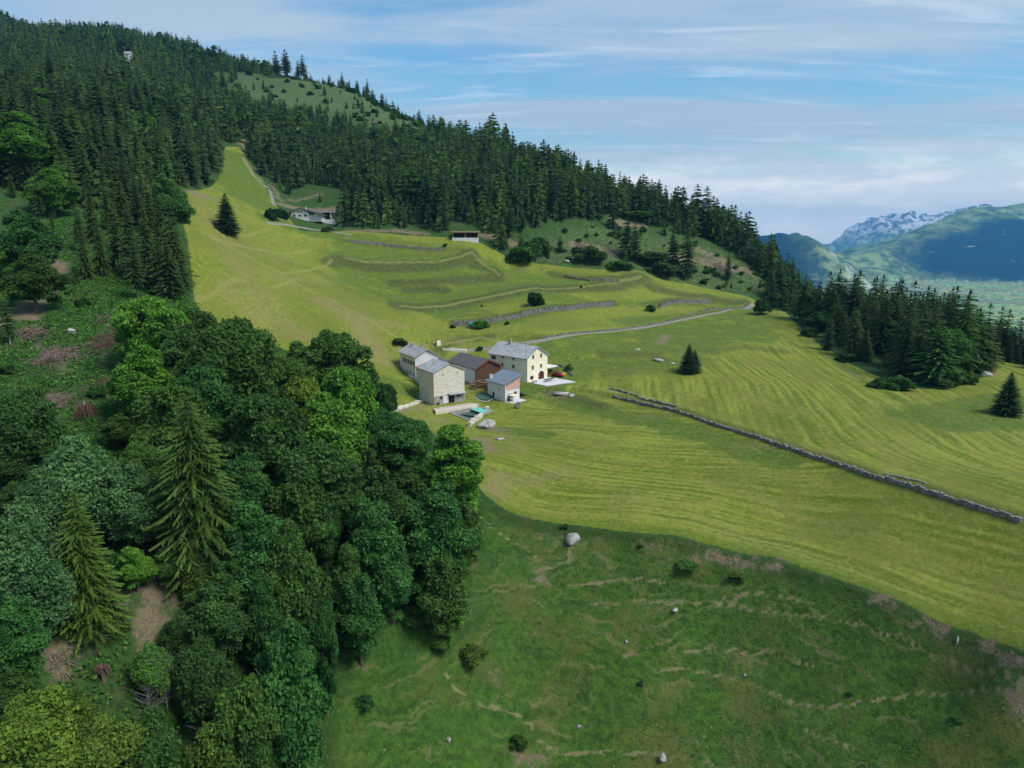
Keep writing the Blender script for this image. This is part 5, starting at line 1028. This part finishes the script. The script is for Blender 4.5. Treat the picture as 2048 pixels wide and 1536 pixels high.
# extra canopy filling the gully between the named ones
fill = [(430,840,118,100),(560,860,112,90),(700,860,122,90),(770,880,128,80),(640,1000,98,90),(600,1110,88,90),(460,1120,84,80),(640,1180,84,70),(520,1160,80,80),(350,1230,76,70),(220,1000,94,80),(150,980,92,80),(10,880,104,90),(100,1000,86,80),(20,960,92,80),(440,980,94,70),(830,1080,104,80),(900,1110,108,70),(350,860,112,80),(20,1330,64,90),(230,830,116,60),(820,930,122,80),(500,740,128,80),(450,700,134,80),(680,900,112,80)]
FL = ['small crown between the grey-green tree and the dark broad one','crown above the gap left of the dark broad tree','crown under the bright drooping tree near the hamlet side','crown behind the narrow dark trees by the pasture','crown right of the mid green tree in the centre','crown under the yellowish-topped tree beside the dark gap','crown just right of the sandy slip, under the tall dense tree','crown in the dark gap above the pasture','crown between the dark gap and the full-crowned tree','crown left of the round tree near the bottom','crown between the silvery feathery tree and the tall spruce','crown above the tip of the yellow-green spruce','dark crown at the left edge under the round dark tree','crown left of the tip of the yellow-green spruce','crown at the left edge above the silver-leaved tree','crown touching the right side of the tall pale-trunked spruce','crown tucked behind the tall greyish-green tree at the pasture','crown at the foot of the tall greyish-green tree','crown directly left above the tall spruce tip','crown at the left edge above the yellow-green corner tree','small crown just right of the uprooted dead stump','crown under the conical bright tree, on its left','crown in the dip under the large round-headed tree','crown under the small rounded tree by the meadow','crown between the very dark broad tree and the hamlet side']
for i, (u, v, Y, wp) in enumerate(fill):
    x, y, H = top_at(u, v, Y)
    while H < 1.1 * wp * Y / F and Y > 52: Y *= 0.985; x, y, H = top_at(u, v, Y)
    broad(x, y, max(4.0, H), wp * Y * 1.1 / F, FL[i], 'unmarked trees of the gully canopy', random.choice([DK, TQ, MD, (1.2, 1.35, 1.25)]), random.choice([0, 1, 3, 5]))
# --- upper left woods: broadleaf crowns among conifers
for u, v, Y, wp, c_, lab in [(30,215,330,110,BR,'light green rounded tree at the left edge above the dark firs'),(75,160,420,90,(1.2,1.5,.9),'pale green tree near the left edge of the upper wood'),(95,330,262,80,BR,'light green bushy tree beside the leftmost glade of the wood'),(45,420,230,110,TQ,'bluish leafy tree at the left edge of the logged gully'),(55,500,205,100,MD,'leafy tree at the left edge below the bluish one'),
   (280,215,450,60,BR,'bright larch-like crown standing out in the middle of the left wood'),(315,175,560,80,(1.3,1.6,1.),'yellow-green rounded crown high in the left wood'),(250,160,600,60,(1.2,1.5,1.),'pale crown just left of the yellow-green one high in the wood'),(335,350,250,70,(1.1,1.35,1.3),'pale drooping tree between the spruce clump and the meadow'),(725,285,560,50,(1.5,1.7,.8),'bright yellow-green crown under the high clearing'),(720,325,470,60,BR,'light green tree at the forest edge above the chalet'),(1270,445,470,50,BR,'light green crown in the wood right of the rough slope'),(845,345,430,80,(1.15,1.4,.9),'soft green larch-like tree at the forest edge left of the open shed'),
   (1905,650,232,80,(1.0,1.35,.95),'rounded leafy crown beside the big green larch of the right-hand wood'),(1640,620,300,50,(.8,1.0,.8),'rounded dark leafy crown at the left front of the right-hand wood'),(1785,640,262,60,(.9,1.1,.9),'rounded leafy crown in the middle front of the right-hand wood'),
   (1300,500,420,60,MD,'leafy tree on the rough slope under the wood edge')]:
    x, y, H = top_at(u, v, Y); 
    while H < 1.2 * wp * Y / F and Y > 60 and u < 400: Y *= 0.985; x, y, H = top_at(u, v, Y)
    broad(x, y, max(6, min(H, 26)), wp * Y * 1.05 / F, lab, 'broadleaved crowns among the conifers', c_, random.choice([0, 1, 4]))

# --- conifers that stand out: u, v top, v base (on visible ground) or distance
def con_base(u, vb, vt, lab, wid=1.0, color=MD, pr=None, group=None):
    p = GG(u, vb); a, b = ray(u, vt); H = b * p[1] - p[2]; return conifer(p[0], p[1], H, lab, group, color, pr, wid)
def con_top(u, vt, Y, lab, wid=1.0, color=MD, pr=None, group=None):
    x, y, H = top_at(u, vt, Y); return conifer(x, y, H, lab, group, color, pr, wid)
con_top(371, 788, 86, 'tall thin-crowned spruce with a long pale bare trunk showing, tallest in the gully', 1.2, (1.12, 1.25, .8), HERO[1])
con_top(145, 978, 73, 'yellow-green spruce with drooping tiers above the bare soil strip at lower left', 1.2, (1.45, 1.5, .8), HERO[0])
con_top(385, 1075, 82, 'small yellow-green spruce half hidden at the foot of the tall pale-trunked one', 1.1, (1.5, 1.4, .8), HERO[0])
con_base(455, 466, 384, 'solitary dense dark spruce on the upper left meadow', 1.75, (.55, .72, .65), HERO[2])
con_base(1376, 746, 686, 'solitary dark spruce in the middle of the right meadow, with two tops', 1.75, (.5, .66, .62), HERO[2])
con_base(1388, 744, 698, 'shorter right-hand companion of the solitary spruce in the right meadow', 1.75, (.5, .66, .62), HERO[0])
con_base(2012, 829, 742, 'broad young spruce with level tiers alone near the right edge', 1.75, (.62, .85, .75), HERO[2])
con_base(1727, 720, 657, 'young spruce at the front of the right-hand wood', 1.55, MD, HERO[2])
con_base(1655, 700, 622, 'slim bare-stemmed spruce at the left front of the right-hand wood', 1.15, DK)
for u, vb, vt, wd, c_, lab in [(1870,766,640,2.0,(1.1,1.5,.95),'big bright green larch at the front of the right-hand wood'),(1920,745,575,1.25,(1.1,1.4,.9),'tallest green larch on the crest of the right-hand wood'),(1965,738,640,1.9,OL,'spreading olive pine with a pale trunk on the crest by the rock pile'),(1945,740,612,1.5,(1.,1.3,.8),'light green pine between the tall larch and the crest'),(1835,755,690,1.7,(1.0,1.2,1.3),'greyish bushy spruce at the lowest corner of the right-hand wood')]:
    con_base(u, vb, vt, lab, wd, c_, random.choice([CON[4], CON[2]]))
CL = 'dark spruce in the tall clump between the logged gully and the left meadow'
ORD = 'leftmost,second,third,fourth,fifth,sixth,seventh,eighth,ninth,tenth,eleventh,twelfth,thirteenth,fourteenth,fifteenth,sixteenth,seventeenth,rightmost'.split(',')
for u, vt, Y, wd in sorted([(150,400,205,1.0),(175,375,215,1.15),(205,360,222,1.1),(235,352,226,1.2),(265,345,230,1.15),(290,350,225,1.1),(310,375,212,1.2),(335,400,205,1.25),(345,430,198,1.35),(250,405,196,1.15),(285,420,190,1.25),(310,450,184,1.35),(262,470,176,1.2),(222,400,200,1.1),(190,430,192,1.1),(160,450,188,1.0),(330,480,182,1.45),(357,500,192,1.5)]):
    CL = ORD.pop(0) + ' spruce, counting rightwards, in the clump between logged gully and left meadow'
    con_top(u, vt, Y, CL, wd, random.choice([DK, (.85,.95,.7), (1.05,1.05,.7), DK]), random.choice(CON[:4]), 'spruces of the clump above the gully')
con_top(5, 580, 140, 'tall pine with a long bare pale trunk at the left edge of the logged gully', 1.1, MD, (CON[3][0], HERO[1][1]))
for u, vt, Y, lab in [(40,330,262,'slim dark spruce left of the small glade at the left edge'),(18,345,255,'dark spruce close against the left edge above the logged gully'),(70,360,240,'dark spruce right of the pair at the left edge'),(122,345,262,'pale slender larch in the small glade of the left wood'),(100,420,222,'dark spruce at the head of the logged gully')]:
    con_top(u, vt, Y, lab, 1.15, random.choice([DK, MD]))
for u, vb, vt, lab in [(572,140,97,'slim bare-stemmed pine leftmost on the skyline clearing'),(576,142,103,'leafy-topped pine second on the skyline clearing'),(607,150,108,'single round-topped pine on the skyline clearing'),(553,135,100,'thin pine on the skyline just left of the clearing'),(880,262,233,'gaunt pine sticking out of the skyline wood'),(942,300,255,'gaunt thin pine on the skyline right of the first gaunt one'),(597,150,120,'small pine beside the single round-topped one on the skyline')]:
    con_base(u, vb, vt, lab, 1.5, (.8,.9,.9), CON[3])
for u, vb, vt, wd, lab in [(1020,478,405,1.3,'broad dark spruce standing forward of the wood right of the open shed'),(1120,505,470,1.3,'small spruce on the rough slope behind the round bushes'),(1252,520,430,1.2,'tall dark spruce on the rough logged slope, left of a pair'),(1268,523,440,1.1,'tall dark spruce on the rough logged slope, right of a pair'),(1372,556,445,1.0,'tallest bare-stemmed spruce at the foot of the logged slope'),(1345,540,455,1.0,'slim spruce just left of the tallest one on the logged slope'),(1455,560,500,1.2,'young green spruce low on the right of the logged slope'),(1540,600,540,1.3,'dark spruce at the saddle between hillside and right-hand wood'),(1555,602,508,1.1,'tall dark spruce at the saddle where the right-hand wood begins'),(780,430,335,1.2,'tall dark spruce at the wood edge between chalet and shed'),(1180,520,485,1.4,'round young spruce among shrubs above the highest field'),(1230,470,452,1.3,'small spruce high on the logged slope'),(640,404,385,1.6,'small spruce on the bank just above the pavilion')]:
    con_base(u, vb, vt, lab, wd, random.choice([DK, MD]))

for u, vt, Y, wd in [(1998,665,262,1.5),(2015,640,272,1.5),(2032,650,262,1.6),(2046,632,268,1.6),(2062,650,258,1.6),(2024,672,250,1.5),(2040,690,248,1.4),(2006,690,250,1.3),(2075,640,250,1.6),(2090,660,240,1.6)]:
    con_top(u, vt, Y, 'very dark conifer rising from behind the crest at the right frame edge', wd, (.5,.6,.65), random.choice(CON[:3]), 'conifers behind the crest at the right frame edge')
# --- the woods: one tree per place, largest 300 as things, the rest as one
def scatter():
    pts = []
    def field(x0, x1, y0, y1, s):
        X, Y = np.meshgrid(np.arange(x0, x1, s), np.arange(y0, y1, s)); X = X + rng.uniform(-.42, .42, X.shape) * s; Y = Y + rng.uniform(-.42, .42, X.shape) * s
        return np.stack([X.ravel(), Y.ravel()], 1)
    A = np.vstack([field(-330, 210, 175, 520, 5.9), field(-560, 260, 520, 800, 7.6), field(-900, 200, 800, 1330, 9.5)])
    x, y = A.T; z = Hs(x, y); m = Hs(x, y, mead); so = Hs(x, y, soil_d); cl = Hs(x, y, clr); hs = Hs(x, y, hill)
    u, v = proj(x, y, z)
    H = np.where(y > 900, 21, 24) * rng.uniform(0.45, 1.25, len(x)) * (0.92 + 0.9 * vnoise(x, y, 40, 12, 3)); H = np.where((m > -14) & (y > 260), H * rng.uniform(.75, 1.0, len(x)), H)
    ok = (m < -2.5) & (so > 1.5) & (u > -120) & (u < 2160)
    sc_ = sdf(x, y, GL([(1010,500),(1080,455),(1250,442),(1330,462),(1420,480),(1530,562),(1560,595),(1480,590),(1290,552),(1100,532)]))
    ok &= ~((sc_ > 0) & (rng.random(len(x)) > 0.10))
    H = np.where(sc_ > 0, H * rng.uniform(.3, .8, len(x)), H)
    ok &= ~((cl > -22) & (rng.random(len(x)) > 0.07)); ok &= ~((u > 560) & (u < 640) & (v < 175) & (y > 600)); H = np.where((cl > -75), H * 0.72, H); H = np.where(cl > 0, H * rng.uniform(.3, .8, len(x)), H)
    left = (x < 95) & (y < 262) | ((x < 60) & (y < 300) & (m > -40) & (u > 350)); ok &= ~left
    # grove on the crest, right
    gl = GL([(1555,608),(1590,645),(1650,702),(1730,738),(1790,772),(1850,782),(1905,765),(1960,748)])
    gp = np.vstack([gl, [[176,262],[205,285],[215,330],[205,380],[185,420],[155,440]]]); ing = inside(x, y, gp)
    ok &= ~((x > 95) & (y < 440) & ~ing & (sc_ < 0))
    ok &= ~(ing & (m > -4)); H = np.where(ing, H * 0.92, H)
    glade = inside(x, y, GL([(1745,715),(1800,700),(1800,770),(1760,765)])); ok &= ~glade
    ok &= dseg(x, y, GL([(1065,690),(1065,691)])) > 0
    # clear of houses
    for uu, vv, rr in [(600,430,15),(655,435,13),(931,480,13),(640,400,16),(253,130,14)]:
        q = GG(uu, vv); ok &= np.hypot(x - q[0], y - q[1] - 4) > rr
    for uu, vv, hw_ in [(590,436,.030),(650,440,.020),(930,478,.022)]:
        q = GG(uu, vv); ok &= ~((np.abs(x / y - q[0] / q[1]) < hw_) & (y < q[1] + 6) & (y > q[1] - 130))
    q1, q2 = GG(253,118)[:2]; ok &= ~((np.abs(x / y - q1 / q2) < .008) & (y < q2) & (y > q2 - 60))
    A = A[ok]; z = z[ok]; H = H[ok]; x, y = A.T
    vis = np.ones(len(x), bool)         # seen over the ground in front?
    for t in np.linspace(.15, .985, 45): vis &= Hs(x * t, y * t) < (z + H * 0.98) * t + 0.0
    vis |= y < 330
    return x[vis], y[vis], z[vis], H[vis]
wx, wy, wz, wH = scatter()
order = np.argsort(-(wH / wy)); NI = max(0, 300 - NCON)
def region(x, y, pi):
    lk = ['very dark', 'near-black', 'dark green', 'mid green', 'yellowish green', 'bluish', 'bright green'][pi]
    u, v = proj(x, y, float(Hs(x, y)))
    if u > 1530 and y < 450: return ('%s conifer %s the right-hand crest wood' % (lk, 'at the front of' if y < 262 else 'at the left end of' if u < 1680 else 'in the back rows of' if y > 300 else 'in the middle of')), 'conifers of the wood on the right-hand crest'
    if u > 1000: return '%s conifer in the ridge wood above the logged slope' % lk, 'conifers along the ridge wood'
    if u > 640: return '%s tall conifer at the wood edge between the chalet and the logged slope' % lk, 'conifers of the wood edge above the upper fields'
    if u > 455: return '%s conifer right of the narrow grass tongue above the chalet' % lk, 'conifers right of the narrow grass tongue'
    return ('%s conifer %s of the left slope' % (lk, 'by the left frame edge' if u < 110 else 'bordering the narrow grass tongue' if u > 360 else 'in the lower rows' if y < 300 else 'in the middle rows' if y < 360 else 'in the upper rows')), 'conifers of the left slope'
palette = [DK, (.55,.66,.66), (.75,.85,.75), (.9,1.0,.8), (1.1,1.15,.75), (.6,.68,.8), (1.25,1.45,.85)]
for i in order[:NI]:
    pi_ = int(rng.integers(len(palette))); lab, gr = region(wx[i], wy[i], pi_); conifer(float(wx[i]), float(wy[i]), float(wH[i]), lab, gr, palette[pi_], None, random.uniform(1.05, 1.6), z=float(wz[i]))
rest = order[NI:]
FAR = [conifer_crown(600 + i, whorls=w_, per=6, R0=r_, detail=0, sg=.34, lean_out=.0, low=l_, droop=dd, curve=c_) for i, (w_, r_, l_, dd, c_) in enumerate([(25,.155,.05,.7,.60),(27,.130,.08,.9,.62),(23,.175,.05,.6,.55),(22,.15,.20,.6,.45)])]
FARB = [broad_crown(650 + i, n=150, aspect=1.2, lobes=10, leaf=.17, low=.28) for i in range(2)]
Vs, Fs, Ts, Cs, Ms = [], [], [], [], []; base = 0
nb_ = rng.random(len(wx)); blobs = vnoise(wx, wy, 60, 91, 3)
tm = trunk_mesh(0.013, 0.9, 3); TV = np.array([list(p) for p in tm.v]); TF = np.array([f for f in tm.f if len(f) == 4])
for i in rest:
    isb_ = nb_[i] < (0.05 + 0.35 * (blobs[i] > 0.12) * (wx[i] < -60) + 0.25 * (wy[i] > 850))
    a = rng.uniform(0, 6.28); ca, sa = math.cos(a), math.sin(a); h = wH[i]
    if isb_: V, Fq, T = FARB[rng.integers(2)]; h = h * .78; sxy = h * rng.uniform(.5, .7); szz = h / 1.5; cc = np.array([1.2,1.45,.9]) * rng.uniform(.7, 1.15)
    else: V, Fq, T = FAR[rng.integers(4)]; sxy = h * rng.uniform(1.1, 1.75); szz = h; cc = np.array(palette[rng.integers(len(palette))]) * rng.uniform(.8, 1.1)
    W_ = np.empty_like(V); W_[:, 0] = (V[:, 0] * ca - V[:, 1] * sa) * sxy + wx[i]; W_[:, 1] = (V[:, 0] * sa + V[:, 1] * ca) * sxy + wy[i]; W_[:, 2] = V[:, 2] * szz + wz[i] - .3
    Vs.append(W_); Fs.append(Fq + base); base += len(V); Ts.append(T); Cs.append(np.tile(cc, (len(V), 1))); Ms.append(np.zeros(len(Fq)))
    if wy[i] < 620:
        W_ = TV * np.array([h, h, h]) + np.array([wx[i], wy[i], wz[i]]); Vs.append(W_); Fs.append(TF + base); base += len(TV); Ts.append(np.zeros(len(TV))); Cs.append(np.ones((len(TV), 3))); Ms.append(np.ones(len(TF)))
print('woods', len(rest), 'faces', sum(len(f) for f in Fs), 'individual conifers', NCON)
woods = mesh_np('conifer_wood', np.vstack(Vs), np.vstack(Fs), None, None, False, dict(tint=np.concatenate(Ts), tcol=np.vstack(Cs)), [MCs, TRK], np.concatenate(Ms))
tag(woods, kind='stuff')

# --- bushes
p = GG(1072, 612); bush(p[0], p[1], 8.6, 6.6, 'round dark bush standing alone on the terraced field above the hamlet', None, (.55,.75,.6))
for u, v, wpx, hr_, c_, lab in [(1522,628,32,1.0,(.5,.68,.62),'dark round bush at the far end of the gravel track'),(1545,612,34,.8,DK,'dark bush just behind the one at the end of the gravel track'),(1300,622,18,.7,MD,'small green bush beside the upper terrace wall'),(962,656,34,.55,BR,'green bush against the terrace wall by the turquoise stack'),(1014,650,10,.8,DK,'tiny dark bush at the terrace wall right of the turquoise stack'),(905,656,12,.6,DK,'tiny dark bush at the left end of the terrace wall'),
   (1138,742,16,.9,BR,'small green bush behind the low wall right of the carport'),(768,808,42,.85,(.6,.7,.75),'dark bush on the bank left of the stone house'),(548,440,30,.8,(.45,.62,.55),'dark clipped bush left of the chalet'),(566,438,22,.9,(.45,.62,.55),'dark clipped bush nearest the chalet'),(1042,524,58,.55,(.85,1.1,.8),'wide rounded bush at the top edge of the upper field'),(1075,512,50,.7,MD,'second wide bush behind the first on the field edge'),(1180,522,60,.5,MD,'broad shrub at the field edge below the logged slope'),(1240,540,50,.4,BR,'low light green shrub at the foot of the logged slope'),(1320,548,60,.45,MD,'low shrub at the right foot of the logged slope'),
   (1475,1160,30,.6,YG,'yellow-green bush on the bank under the meadow edge'),(1375,1132,44,.25,TQ,'flat bluish shrub on the bank left of the yellow-green bush'),(1281,1095,14,.5,DK,'dark little bush on the meadow edge near the boulder'),(1130,1055,16,.5,DK,'dark tuft of bush on the meadow edge beside the boulder'),(940,1320,64,.5,OL,'spreading bush with yellow-green shoots above the winding path'),(880,1300,45,.6,MD,'green bush left of the spreading one above the path'),(1038,1495,36,.9,MD,'upright green bush beside the bend in the cattle path'),(905,1240,60,.6,BR,'leafy bush at the foot of the drooping grey-green trees'),(730,1410,36,.7,TQ,'small bluish bush in the dark grass at the bottom'),(830,1240,70,.6,MD,'low bush between the drooping trees'),(1700,1390,14,.4,DK,'dark low bush at the lower right of the pasture'),(1915,1440,24,.4,TQ,'bluish nettle clump at lower right of the pasture'),(1280,1370,14,.6,DK,'dark dry bush on the middle of the pasture'),
   (1760,775,40,.5,MD,'low bush at the front edge of the right-hand wood'),(1800,800-20,50,.6,(.9,1.1,1.2),'greyish shrub at the front corner of the right-hand wood'),(1890,772,60,.6,MD,'low green shrub under the big larch at right'),(1935,765,36,.5,MD,'low shrub between larch and rock pile'),(1690,722,36,.5,DK,'low dark shrub at the foot of the right-hand wood'),(1620,672,30,.6,DK,'dark shrub at the left front corner of the right-hand wood'),
   (1560,598,30,.6,DK,'low dark bush at the saddle'),(890,494,9,.8,DK,'tiny dark bush at the end of the thin terrace wall'),(655,478-14,22,.5,MD,'small bush below the garden wall of the chalet'),(1162,575,5,.9,DK,'tiny bush alone on the grassy field bank'),(963,616-3,5,.9,DK,'tiniest dark bush on the bank left of the round one'),(998,700,10,.7,OL,'brownish bush behind the left end of the cream house roof'),(960,700,14,.6,DK,'dark low bush behind the barn ridge'),(800,690,30,.5,OL,'olive bush beside the back of the long white house')]:
    p = GG(u, v); S = wpx * p[1] * 1.05 / F; bush(p[0], p[1], S * 1.1, max(.5, S * hr_), lab, 'single bushes', c_)
kb = 0
for k in range(900):
    if kb >= 70: break
    u = random.uniform(900, 1560); v = random.uniform(450, 595); p = GG(u, v)
    if not p or Hs(p[0], p[1], mead) > -1 or p[1] > 560 or Hs(p[0], p[1], hill) < .5: continue
    kb += 1; S = random.uniform(1.8, 5); bush(p[0], p[1], S, S * random.uniform(.5, .8), 'one of many low shrubs scattered over the rough logged slope', 'shrubs on the logged slope', random.choice([MD, BR, (1.1,1.2,1.0), DK]))
kb = 0
for k in range(900):
    if kb >= 60: break
    u = random.uniform(470, 840); v = random.uniform(135, 270); p = GG(u, v)
    if not p or Hs(p[0], p[1], clr) < -5: continue
    kb += 1; S = random.uniform(3, 9); bush(p[0], p[1], S, S * random.uniform(.4, .8), 'one of many shrubs scattered over the pale clearing on the skyline', 'shrubs in the skyline clearing', random.choice([MD, DK, (1.3,1.5,1.2), (1.5,1.6,1.5)]))
kb = 0
for k in range(900):
    if kb >= 45: break
    u = random.uniform(0, 330); v = random.uniform(480, 1300); p = GG(u, v)
    if Hs(p[0], p[1], soil_d) < 1.0 or p[1] < 68: continue
    kb += 1; S = random.uniform(1.5, 3.6); bush(p[0], p[1], S, S * random.uniform(.5, .8), 'one of many low bushes in the undergrowth of the logged gully', 'bushes of the gully floor', random.choice([MD, BR, TQ, DK]))

# --- undergrowth and grass tufts: nobody could count them
def litter(name, P, size, col_, mat, per=7, up=0.5):
    n_ = len(P); r = rng; q = np.repeat(P, per, 0); s = np.repeat(size, per)[:, None] * r.uniform(.5, 1.2, (n_ * per, 1))
    q = q + r.normal(size=q.shape) * s * np.array([.9, .9, .35]); q[:, 2] += s[:, 0] * .4
    nr = r.normal(size=q.shape) + np.array([0, 0, up]); nr /= np.linalg.norm(nr, axis=1)[:, None]; a = np.cross(nr, r.normal(size=q.shape)); a /= np.linalg.norm(a, axis=1)[:, None]; b = np.cross(nr, a)
    V = np.stack([q - a * s * .6, q - b * s * .4, q + a * s * .6, q + b * s * .4], 1).reshape(-1, 3)
    T = np.repeat(r.uniform(0, 1, n_ * per), 4); C_ = np.repeat(np.repeat(col_, per, 0), 4, 0)
    return mesh_np(name, V, np.arange(len(V)).reshape(-1, 4), mat, None, False, dict(tint=T, tcol=C_))
def sample(n_, x0, x1, y0, y1): return rng.uniform(x0, x1, n_), rng.uniform(y0, y1, n_)
x, y = sample(90000, -150, 40, 52, 270); z = Hs(x, y); m = Hs(x, y, mead); pq = Hs(x, y, past); so = Hs(x, y, soil_d); nn_ = vnoise(x, y, 12, 95, 3)
ok = (m < -1) & (pq < -.5) & (so > .3) & (nn_ > -0.3) & (x > -y * 0.8)
x, y, z = x[ok], y[ok], z[ok]; cc = np.where(rng.random(len(x))[:, None] < .6, np.array([[1.0, 1.6, .9]]), np.array([[1.6, 1.5, 1.0]])) * rng.uniform(.6, 1.2, (len(x), 1))
o = litter('undergrowth', np.stack([x, y, z], 1), rng.uniform(.25, .55, len(x)), cc, MBs, 6); tag(o, kind='stuff')
x, y = sample(60000, -60, 110, 55, 132); z = Hs(x, y); pq = Hs(x, y, past); nn_ = vnoise(x, y, 7, 97, 3); cd = Hs(x, y, cow_d); so = Hs(x, y, soil_d)
ok = (pq > .4) & (nn_ > -.10) & (cd > .5) & (so > .4); x, y, z = x[ok], y[ok], z[ok]
cc = np.where((vnoise(x, y, 22, 99, 3) > .05)[:, None], np.array([[1.7, 1.6, 1.0]]), np.array([[1.0, 1.5, .8]])) * rng.uniform(.6, 1.3, (len(x), 1))
o = litter('grass_tufts', np.stack([x, y, z], 1), rng.uniform(.08, .22, len(x)), cc, MBs, 4, 0.2); tag(o, kind='stuff')
x, y = sample(60000, -120, 190, 260, 560); z = Hs(x, y); m = Hs(x, y, mead); hh_ = Hs(x, y, hill); ok = (m < -1) & (hh_ > .3) & (vnoise(x, y, 14, 98, 3) > -.15); x, y, z = x[ok], y[ok], z[ok]
cc = np.array([[1.8, 1.8, 1.4]]) * rng.uniform(.6, 1.4, (len(x), 1)); o = litter('rough_growth', np.stack([x, y, z], 1), rng.uniform(.3, .8, len(x)), cc, MBs, 3); tag(o, kind='stuff')

# --- felled wood, dead shrubs
def woodpile(u, v, rx_, ry_, n_, ln, rad, mat, name, label, cat='brushwood', updir=0.15, group=None, hz_=0.5):
    p = GG(u, v); m = MB(); r = random.Random(int(u * 7 + v))
    for i in range(n_):
        x_ = r.gauss(0, rx_ * .45); y_ = r.gauss(0, ry_ * .45); a = r.gauss(0.3, .9); l_ = ln * r.uniform(.4, 1.2); X = p[0] + x_; Y = p[1] + y_; Z = float(Hs(X, Y)) + r.uniform(.02, hz_)
        x2, y2 = X + math.cos(a) * l_, Y + math.sin(a) * l_; z2 = float(Hs(x2, y2)) + r.uniform(0.02, hz_) + abs(r.gauss(0, updir)) * l_
        q = rad * r.uniform(.5, 1.5); m.tube([(X, Y, Z), ((X + x2) / 2, (Y + y2) / 2, (Z + z2) / 2 + r.uniform(-.1, .1)), (x2, y2, z2)], [q, q * .8, q * .4], 4)
    o = m.build(name, M[mat]); return tag(o, label, cat, group)
woodpile(105, 712, 4.5, 6, 240, 2.6, .07, 'slash', 'brush_heap', 'wide heap of pinkish felled branches in the middle of the logged gully')
woodpile(55, 668, 3, 2.2, 90, 3.0, .07, 'slash', 'brush_heap', 'scatter of felled branches left of and above the wide pinkish heap')
woodpile(98, 806, 3.5, 3.5, 110, 2.2, .06, 'slash', 'brush_heap', 'small pinkish heap of felled branches below the wide one')
woodpile(218, 680, 3.5, 8, 240, 2.4, .07, 'deadwood', 'brush_heap', 'long brown heap of dead branches on the bank beside the light green tree')
woodpile(205, 770, 3, 3.5, 110, 2.2, .06, 'deadwood', 'brush_heap', 'lower brown heap of dead branches at the end of the brown bank')
woodpile(110, 575, 3, 5, 110, 2.8, .07, 'slash', 'brush_heap', 'line of felled branches left of the spruce clump at the top of the gully')
woodpile(220, 640, 5, 4, 90, 2.2, .06, 'slash', 'brush_heap', 'felled branches at the foot of the spruce clump')
woodpile(115, 1325, 1.4, 1.4, 40, 1.2, .05, 'slash', 'brush_heap', 'little pile of bleached sticks at the lower end of the bare soil strip')
woodpile(1265, 515, 5, 6, 110, 3.4, .10, 'slash', 'brush_heap', 'felled trunks lying on the upper left of the logged slope')
woodpile(1440, 540, 6, 7, 150, 3.8, .10, 'slash', 'brush_heap', 'felled trunks lying over the right of the logged slope')
woodpile(1160, 495, 4, 4, 80, 3.4, .10, 'slash', 'brush_heap', 'felled trunks on the logged slope above the round bushes')
# drooping dead heap round a white stake
p = GG(172, 836); m = MB(); r_ = random.Random(3)
for i in range(130):
    a = r_.uniform(0, 6.28); l_ = r_.uniform(1.0, 2.3); m.tube([(0, 0, 2.3 + r_.uniform(-.4, .3)), (math.cos(a)*l_*.55, math.sin(a)*l_*.55, 2.0 + r_.uniform(-.3,.2)), (math.cos(a)*l_, math.sin(a)*l_, 0.2 + r_.uniform(-.3,.6))], [.05,.04,.015], 4)
o = empty('uprooted_stump', p, 0, 'dome of drooping dead brown branches around a broken white stem', 'tree stump'); m.build('branches', M['deadwood'], o)
m = MB(); m.tube([(0,0,-.3),(0,0,1.6),(.02,0,2.9)], [.22,.18,.12], 8); m.build('stem', M['paletrunk'], o)
p = GG(208, 1362); m = MB()
for i in range(60):
    a = r_.uniform(0, 6.28); l_ = r_.uniform(.5, 1.3); m.tube([(0, 0, 1.3), (math.cos(a)*l_*.6, math.sin(a)*l_*.4, 1.5 + r_.uniform(-.3,.4)), (math.cos(a)*l_, math.sin(a)*l_*.7, 1.3 + r_.uniform(-.6,.6))], [.10,.06,.02], 5)
o = empty('root_plate', p, 0, 'upturned reddish-brown root plate above the bottom left trees', 'tree stump'); m.build('roots', M['deadwood'], o)
m = MB(); m.tube([(0,0,-.4),(.05,0,.6),(0,0,1.4)], [.32,.28,.4], 8); m.build('stem', M['trunk'], o)
def dead_shrub(u, v, H, label, n_=70):
    p = GG(u, v); m = MB(); r = random.Random(int(u)); t = MB(); t.tube([(0,0,-.3),(.05,.05,H*.5),(.12,0,H)], [.09,.06,.02], 5)
    for i in range(n_):
        h = H * r.uniform(.1, .9); a = r.uniform(0, 6.28); l_ = r.uniform(.8, 2.2); m.tube([(0.05, 0, h), (math.cos(a)*l_*.5, math.sin(a)*l_*.5, h + l_*.35), (math.cos(a)*l_, math.sin(a)*l_, h + l_*.85)], [.03,.02,.008], 3)
    o = empty('dead_tree', p, 0, label, 'dead tree'); t.build('trunk', M['greytwig'], o); m.build('twigs', M['greytwig'], o)
dead_shrub(335, 1420, 7, 'bare grey dead tree with dense twigs below the sandy slip', 120)
dead_shrub(300, 1440, 4.5, 'lower bare grey shrub left of the dead tree', 90)
dead_shrub(415, 1530, 5.5, 'bare grey twiggy shrub at the bottom edge', 80)
dead_shrub(285, 925, 7, 'thin bare tree between the grey-green crowns', 30)
# shepherd marker stake on the pasture edge
p = GG(1914, 1288); o = MB(); o.tube([(0,0,-.3),(0,0,1.2)], .05, 6); o = o.build('marker_stake', M['white_p']); o.location = p; tag(o, 'thin white stake on the bank just below the meadow edge at right', 'stake')
